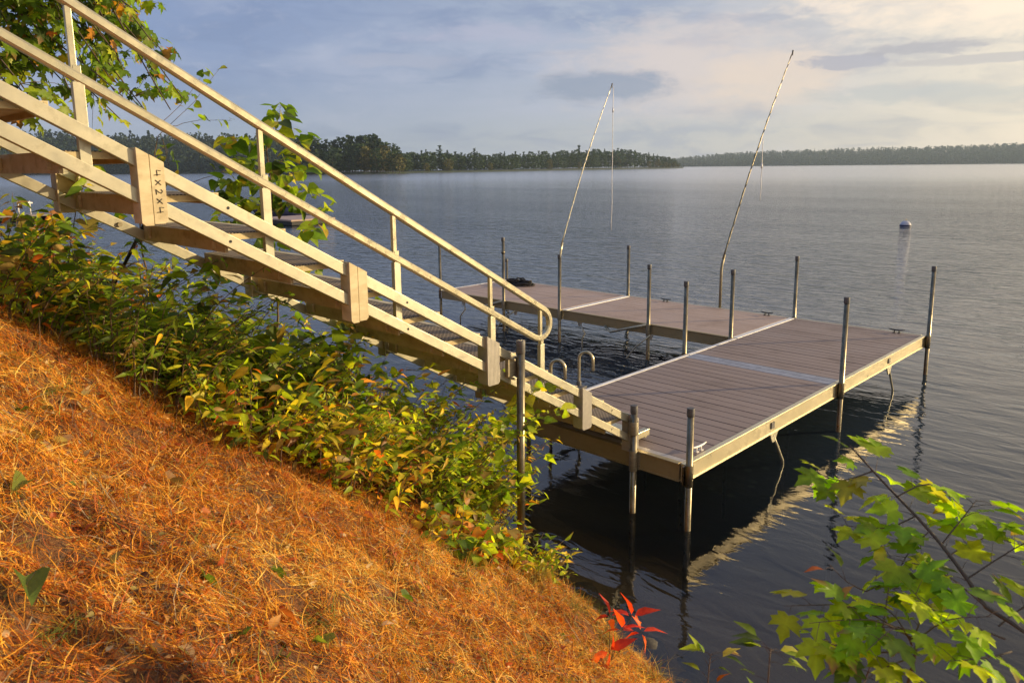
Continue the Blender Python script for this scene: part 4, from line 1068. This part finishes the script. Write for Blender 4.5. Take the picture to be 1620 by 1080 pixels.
# the maple whose boughs hang in from the upper left
r_ = np.random.default_rng(91)
tg = Vector((-4.6, -4.7, float(gz(-4.6, -4.7)) - .1))
tree_root = empty('maple_tree', tg, 'maple tree whose leafy green boughs hang in from the upper left behind the stairs', 'tree')
trunk = curve([tg, tg + Vector((.05, .05, 1.6)), tg + Vector((.15, .2, 3.4)), tg + Vector((.1, .3, 5.2))], 12)
MB().tube([Vector(p) for p in trunk], 0.15, 12, list(np.linspace(1, .45, 12))).build('trunk', BARK, tree_root)
LS = []; paths = []; rads = []
region = [(-60, -60, 250, 0), (-60, 20, 200, 30), (-40, 90, 160, 110), (-40, 150, 120, 180)]
boughs = []
for i in range(105):
    u = r_.random(); ang = u
    # tip somewhere inside the visible hanging mass
    while True:
        tx, ty = r_.uniform(-120, 320), r_.uniform(-140, 235)
        lim = np.interp(ty, [-140, 0, 30, 60, 120, 165, 200, 235], [350, 250, 180, 245, 305, 315, 265, 130])
        if tx < lim: break
    tp = PT(tx, ty, r_.uniform(5.8, 7.4)); s0 = Vector(trunk[r_.integers(6, 12)])
    mid = (s0 + tp) / 2 + Vector((r_.normal() * .15, r_.normal() * .15, 0.25 + r_.normal() * .1))
    pth = curve([s0, mid, tp], 12, 0.008, r_); boughs.append(pth); paths.append(pth); rads.append(0.014)
    for k in range(7):
        j = r_.integers(4, 11); d_ = r_.normal(size=3) * np.array([1, 1, .55]); d_ /= np.linalg.norm(d_); L_ = r_.uniform(.25, .55)
        s2 = curve([pth[j], pth[j] + d_ * L_ * .5 + np.array([0, 0, .03]), pth[j] + d_ * L_ + np.array([0, 0, -.06])], 5); paths.append(s2); rads.append(0.003)
        LS += sites_along(s2, 8, r_, lo=0.15)
    LS += sites_along(pth, 12, r_, lo=0.5)
sv, stt = twig_tubes(paths, rads, 5); soup('limbs', sv, stt, np.full((len(sv), 3), .1), BARK, tree_root, tg)
LP = np.array([s[0] for s in LS]); LD = np.array([s[1] for s in LS]); n = len(LP); D = LD / np.linalg.norm(LD, axis=1, keepdims=True)
base_ = LP + D * 0.04; D = D + r_.normal(size=(n, 3)) * .4; D[:, 2] -= 0.75
M = frames(D, r_.normal(size=(n, 3)) * .4 + np.array([.3, .3, 1.0]), 0.090 * (0.65 + 0.6 * r_.random(n)))
C = pick('maple', n, r_); k = r_.random(n) < 0.03; C[k] = np.array([0.6, 0.26, 0.04])
V, T, C = instances(MV, MT, M, base_, C); soup('foliage', V, T, C, LEAF, tree_root, tg)

# ------------------------------------------------------------------ dry litter and grass on the slope
def strands(n, r, wet=False):
    """curved flat strands lying on the slope"""
    u = r.random(n) ** 0.8
    x = r.uniform(-2.6, 2.7, n); y = ysv(x) - 0.02 - r.random(n) ** 0.9 * 3.3
    hole = np.sin(5.1 * x + 2.5 * np.sin(3.7 * y)) * np.cos(6.3 * y - 2 * x + 1.3 * np.sin(4.1 * x)) + .5 * np.sin(14 * x + 6 * y) * np.cos(12 * y - 5 * x)
    keep = (y > -5.3) & (r.random(n) < np.clip(1.15 - 0.95 * np.clip(hole, 0, 1.2), 0.22, 1)); x, y = x[keep], y[keep]; n = len(x)
    return x, y, n


def litter(n0, seed, kind):
    r = np.random.default_rng(seed); x, y, n = strands(n0, r); z = gz(x, y)
    if kind == 'needle': L = r.uniform(.035, .11, n); lift = r.uniform(0.0, .02, n); rise = np.abs(r.normal(size=n)) * .25; wd = r.uniform(.0007, .0014, n)
    else: L = r.uniform(.05, .15, n) * (1 + .9 * (r.random(n) < .06)); lift = np.zeros(n); rise = 0.15 + np.abs(r.normal(size=n)) * .5; wd = r.uniform(.0008, .0017, n)
    th = r.random(n) * 6.283 if kind == 'needle' else np.radians(200) + r.normal(size=n) * 1.4
    # clumps: strands near each other share a heading
    th = th + 1.2 * np.sin(9.7 * x + 5.9 * np.sin(7.3 * y)) + .9 * np.cos(13.1 * y - 4 * x)
    d = np.stack([np.cos(th), np.sin(th), rise], 1)
    # follow the slope
    e = 0.03; sx_ = (gz(x + e, y) - z) / e; sy_ = (gz(x, y + e) - z) / e; d[:, 2] += d[:, 0] * sx_ + d[:, 1] * sy_
    d /= np.linalg.norm(d, axis=1, keepdims=True)
    b0 = np.stack([x, y, z + lift - .004], 1); segs = 4; pts = [b0]; cur = d.copy(); curl = r.normal(size=(n, 3)) * .46; curl[:, 2] -= .30
    for s_ in range(segs):
        pts.append(pts[-1] + cur * (L / segs)[:, None]); cur = cur + curl; cur /= np.linalg.norm(cur, axis=1, keepdims=True)
    P = np.stack(pts, 1)
    gnd = gz(P[:, :, 0], P[:, :, 1]) + .002; P[:, :, 2] = np.maximum(P[:, :, 2], gnd)
    sdv = np.cross(d, r.normal(size=(n, 3)) * .5 + np.array([0, 0, 1.0])); sdv /= np.linalg.norm(sdv, axis=1, keepdims=True) + 1e-9
    wv = np.array([.7, 1, .9, .6, .15])[None, :, None] * wd[:, None, None]
    V = np.concatenate([P - sdv[:, None] * wv, P + sdv[:, None] * wv], 1); m_ = segs + 1
    q = []
    for i in range(segs): q += [(i, i + 1, m_ + i + 1), (i, m_ + i + 1, m_ + i)]
    T = np.array(q)[None] + (np.arange(n) * 2 * m_)[:, None, None]
    f1 = np.sin(2.3 * x + 3.1 * np.sin(1.3 * y)) * np.cos(2.9 * y + .7); f2 = np.sin(7.1 * x - 3.3 * y) * np.cos(6.1 * y + 1.1 * x)
    f3 = np.sin(17.3 * x + 5 * np.sin(9 * y)) * np.cos(15.7 * y - 6 * x); v = f1 * .35 + f2 * .3 + f3 * .35 + r.normal(size=n) * .55
    pal = np.array([[0.10, 0.03, 0.010], [0.40, 0.09, 0.012], [0.70, 0.23, 0.018], [0.90, 0.43, 0.04], [0.92, 0.62, 0.14]])
    idx = np.clip((v + 1.4) / 2.2 * 4.2, 0, 4).astype(int); C = pal[idx] * (0.7 + 0.6 * r.random((n, 1)))
    gm = r.random(n) < .11; C[gm] = np.array([.34, .26, .17]) * (0.4 + .9 * r.random((gm.sum(), 1)))
    if kind != 'needle':
        gmask = r.random(n) < np.clip(.10 + .3 * (ysv(x) - y < .5) + .25 * np.sin(1.7 * x + 2.2 * y) * (f2 > 0), 0, .6); C[gmask] = np.array([.22, .24, .03]) * (0.6 + .8 * r.random((gmask.sum(), 1)))
    return V.reshape(-1, 3), T.reshape(-1, 3), np.repeat(C, 2 * m_, axis=0)


def chips(n0, seed):
    """crumbs of bark, scales and broken leaves in the litter"""
    r = np.random.default_rng(seed); x, y, n = strands(n0, r); z = gz(x, y) + r.uniform(.004, .02, n)
    D = r.normal(size=(n, 3)); D[:, 2] *= .5; M = frames(D, r.normal(size=(n, 3)) * .7 + np.array([0, .5, 1.0]), r.uniform(.006, .022, n) * (1 + 1.3 * (r.random(n) < .08)))
    pal = np.array([[.10, .035, .015], [.38, .12, .03], [.60, .30, .08], [.62, .44, .22], [.26, .20, .05], [.45, .09, .02]])
    return instances(LV * np.array([1.5, 1, 1.5]), LT, M, np.stack([x, y, z], 1), pal[r.integers(0, 6, n)] * (.6 + .7 * r.random((n, 1))))


V, T, C = merge([litter(200000, 5, 'needle'), litter(60000, 6, 'blade'), chips(22000, 8)])
tag(soup('grass', V, T, C, STRAW), 'orange pine needles and dry straw coloured grass covering the bank', 'grass', kind='stuff')

# grass tufts
for i, (a_, b_, lab) in enumerate([(75, 620, 'green grass tuft on the upper left of the slope'), (500, 985, 'small green tuft at the bottom middle of the slope'), (90, 1000, 'long bladed green tuft at the bottom left corner'), (690, 870, 'olive grass tuft at the foot of the thicket'), (905, 965, 'arching tuft at the water edge above the red creeper'), (960, 1015, 'arching dry tuft right beside the red creeper'), (1030, 1075, 'lowest tuft at the water edge below the red creeper'), (850, 915, 'yellowing tuft at the water edge behind the support post')]):
    r = np.random.default_rng(300 + i); t_ = 0.8
    while t_ < 9:
        p_ = PT(a_, b_, t_); t_ += .02
        if p_.z < float(gz(p_.x, p_.y)): break
    cx, cy, cz = p_.x, p_.y, float(gz(p_.x, p_.y)); vs_, ts_, k_ = [], [], 0
    for j in range(70 if i < 4 else 110):
        a = r.random() * 6.283; L = r.uniform(.05, .13) * (1.0 if i < 4 else 1.7); d = np.array([math.cos(a) * .7, math.sin(a) * .7, 1.0]); b0 = np.array([cx + .03 * r.normal(), cy + .03 * r.normal(), cz - .005]); sd_ = np.cross(d, [0, .2, 1.]); sd_ /= np.linalg.norm(sd_)
        P = [b0 + d * L * u * .7 + np.array([math.cos(a), math.sin(a), -.9]) * L * .6 * u * u for u in np.linspace(0, 1, 6)]
        for u, p in enumerate(P): w_ = .0016 * (1 - u / 5.5); vs_ += [p - sd_ * w_, p + sd_ * w_]
        for u in range(5): q_ = k_ + 2 * u; ts_ += [(q_, q_ + 1, q_ + 3), (q_, q_ + 3, q_ + 2)]
        k_ += 12
    Cc = np.repeat(np.array([.20, .25, .035]) * (.5 + .9 * r.random((len(vs_) // 12, 1))), 12, 0) * (1.0 if i < 4 else np.array([1.9, 1.1, 1.2]))
    tag(soup('grass_tuft', np.array(vs_), np.array(ts_), Cc, STRAW, None, (cx, cy, cz)), lab, 'grass tuft', 'green tufts on the slope')

# stones at the water's edge
STONE = bark('wet stone', (0.03, 0.026, 0.02), (0.13, 0.11, 0.08), 14.0)
for i, (x, y, s_, lab) in enumerate([(0.62, -1.40, .13, 'brown stone half under water above the red creeper'), (0.95, -1.50, .10, 'small round stone under water right of the red creeper'), (0.30, -1.22, .15, 'flat stone under water near the thicket'),
                                     (1.25, -1.60, .14, 'dark stone lying in the shallows at the bottom edge'), (-0.1, -1.12, .12, 'stone in the shallows beside the support post'), (0.85, -1.22, .17, 'largest stone on the lake bed off the bank')]):
    r = np.random.default_rng(500 + i); bm = bmesh.new(); bmesh.ops.create_icosphere(bm, subdivisions=3, radius=1.0); ph = r.random(6) * 6
    for v in bm.verts:
        c_ = v.co; k_ = 1 + .16 * math.sin(2.3 * c_.x + ph[0]) * math.cos(2.1 * c_.y + ph[1]) + .10 * math.sin(4.1 * c_.z + 3 * c_.x + ph[2]) + .05 * math.sin(7 * c_.y + ph[3]); k_ = min(k_, 1.04 + .1 * math.sin(ph[4] + 2 * c_.x))
        v.co = Vector((c_.x * k_ * 1.15, c_.y * k_ * .9, c_.z * k_ * .55)) * s_
    me = bpy.data.meshes.new('stone'); bm.to_mesh(me); bm.free(); me.polygons.foreach_set('use_smooth', [True] * len(me.polygons)); me.materials.append(STONE)
    o = bpy.data.objects.new('stone', me); COL.objects.link(o); o.location = (x, y, float(gz(x, y)) - s_ * .08); o.rotation_euler = (0, 0, ph[4]); tag(o, lab, 'stone')

# fallen leaves
LG = [('fallen_leaf', 'tan', 'pale tan dry leaf lying curled on the orange needles'), ('fallen_leaf', 'red', 'small rust red leaf lying on the orange needles'), ('fallen_leaf', 'green', 'green leaf fallen on the orange needles')]
cols = {'tan': [(0.42, 0.27, 0.12), (0.30, 0.18, 0.08), (0.48, 0.34, 0.18)], 'red': [(0.48, 0.08, 0.02), (0.38, 0.10, 0.03)], 'green': [(0.12, 0.18, 0.03), (0.2, 0.24, 0.04)]}
r_ = np.random.default_rng(15); spots = []
while len(spots) < 62:
    x = r_.uniform(-1.9, 2.0); y = ys(x) - r_.uniform(0.15, 3.0)
    if y > -4.75: spots.append((x, y))
def ground_at(px_, py_):
    t_ = 0.8
    while t_ < 9:
        p_ = PT(px_, py_, t_)
        if p_.z < float(gz(p_.x, p_.y)): break
        t_ += .02
    return p_.x, p_.y


BIG = [(40, 935, .10, 'green', 'large dull green leaf lying blurred at the lower left'), (265, 772, .085, 'tan', 'curled brown and tan leaf near the middle of the slope'), (110, 715, .07, 'tan', 'pale leaf below the dark thicket at the left'),
       (45, 780, .085, 'green', 'green leaf at the left edge of the slope'), (635, 955, .06, 'green', 'folded pale green leaf low in the middle of the slope'), (520, 1040, .07, 'green', 'bright green leaf at the bottom edge of the slope'),
       (310, 665, .08, 'red', 'orange red leaf standing at the edge of the thicket'), (575, 825, .07, 'red', 'orange leaf beside the lower end of the thicket'), (130, 660, .075, 'tan', 'buff leaf on the upper slope')]
for i, (a_, b_, s_, kd, lab) in enumerate(BIG):
    x, y = ground_at(a_, b_); z = float(gz(x, y)) + .03; tv = HV.copy() * np.array([.9, 1, 3]); tv[:, 2] += .35 * (tv[:, 1] - .5) ** 2 + .5 * tv[:, 0] ** 2
    an = i * 1.9; Mx = frames(np.array([[math.cos(an), math.sin(an), -.5 * math.sin(an)]]), np.array([[.1, .4, 1.0]]), [s_])
    V, T, C = instances(tv, HT, Mx, np.array([[x, y, z]]), np.array([cols[kd][i % len(cols[kd])]]) * 1.15)
    tag(soup('fallen_leaf', V, T, C, LEAF, None, (x, y, z)), lab, 'leaf')
for i, (x, y) in enumerate(spots):
    _, kd, lab = LG[0 if i % 3 != 0 else (1 if i % 2 else 2)]
    mp_ = (MV, MT) if i % 4 == 0 else (LV, LT); s_ = r_.uniform(.045, .085)
    tv = mp_[0].copy(); tv[:, 2] = tv[:, 2] * 3.0 + 0.35 * (tv[:, 1] - .5) ** 2 + 0.3 * tv[:, 0] ** 2
    z = float(gz(x, y)) + .018; a = r_.random() * 6.283
    dd = np.array([[math.cos(a), math.sin(a), -0.6 * math.sin(a)]]); Mx = frames(dd, np.array([[r_.normal() * .3, .5 + r_.normal() * .3, 1.0]]), [s_])
    C0 = np.array([cols[kd][i % len(cols[kd])]])
    V, T, C = instances(tv, mp_[1], Mx, np.array([[x, y, z]]), C0)
    tag(soup('fallen_leaf', V, T, C, LEAF, None, (x, y, z)), lab, 'leaf', 'fallen %s leaves on the slope' % kd)

# ------------------------------------------------------------------ the hazy air over the lake
hm = bpy.data.materials.new('haze air'); hm.use_nodes = True; t = NT(hm.node_tree)
out = t.n('ShaderNodeOutputMaterial'); pv = t.n('ShaderNodeVolumePrincipled', ins={'Color': (0.66, 0.82, 1.0, 1), 'Density': 0.00015, 'Anisotropy': 0.2})
t.l(pv.outputs[0], out.inputs['Volume'])
tag(MB().box((0, 1350, 75), (9000, 3500, 165)).build('haze', hm), kind='stuff')
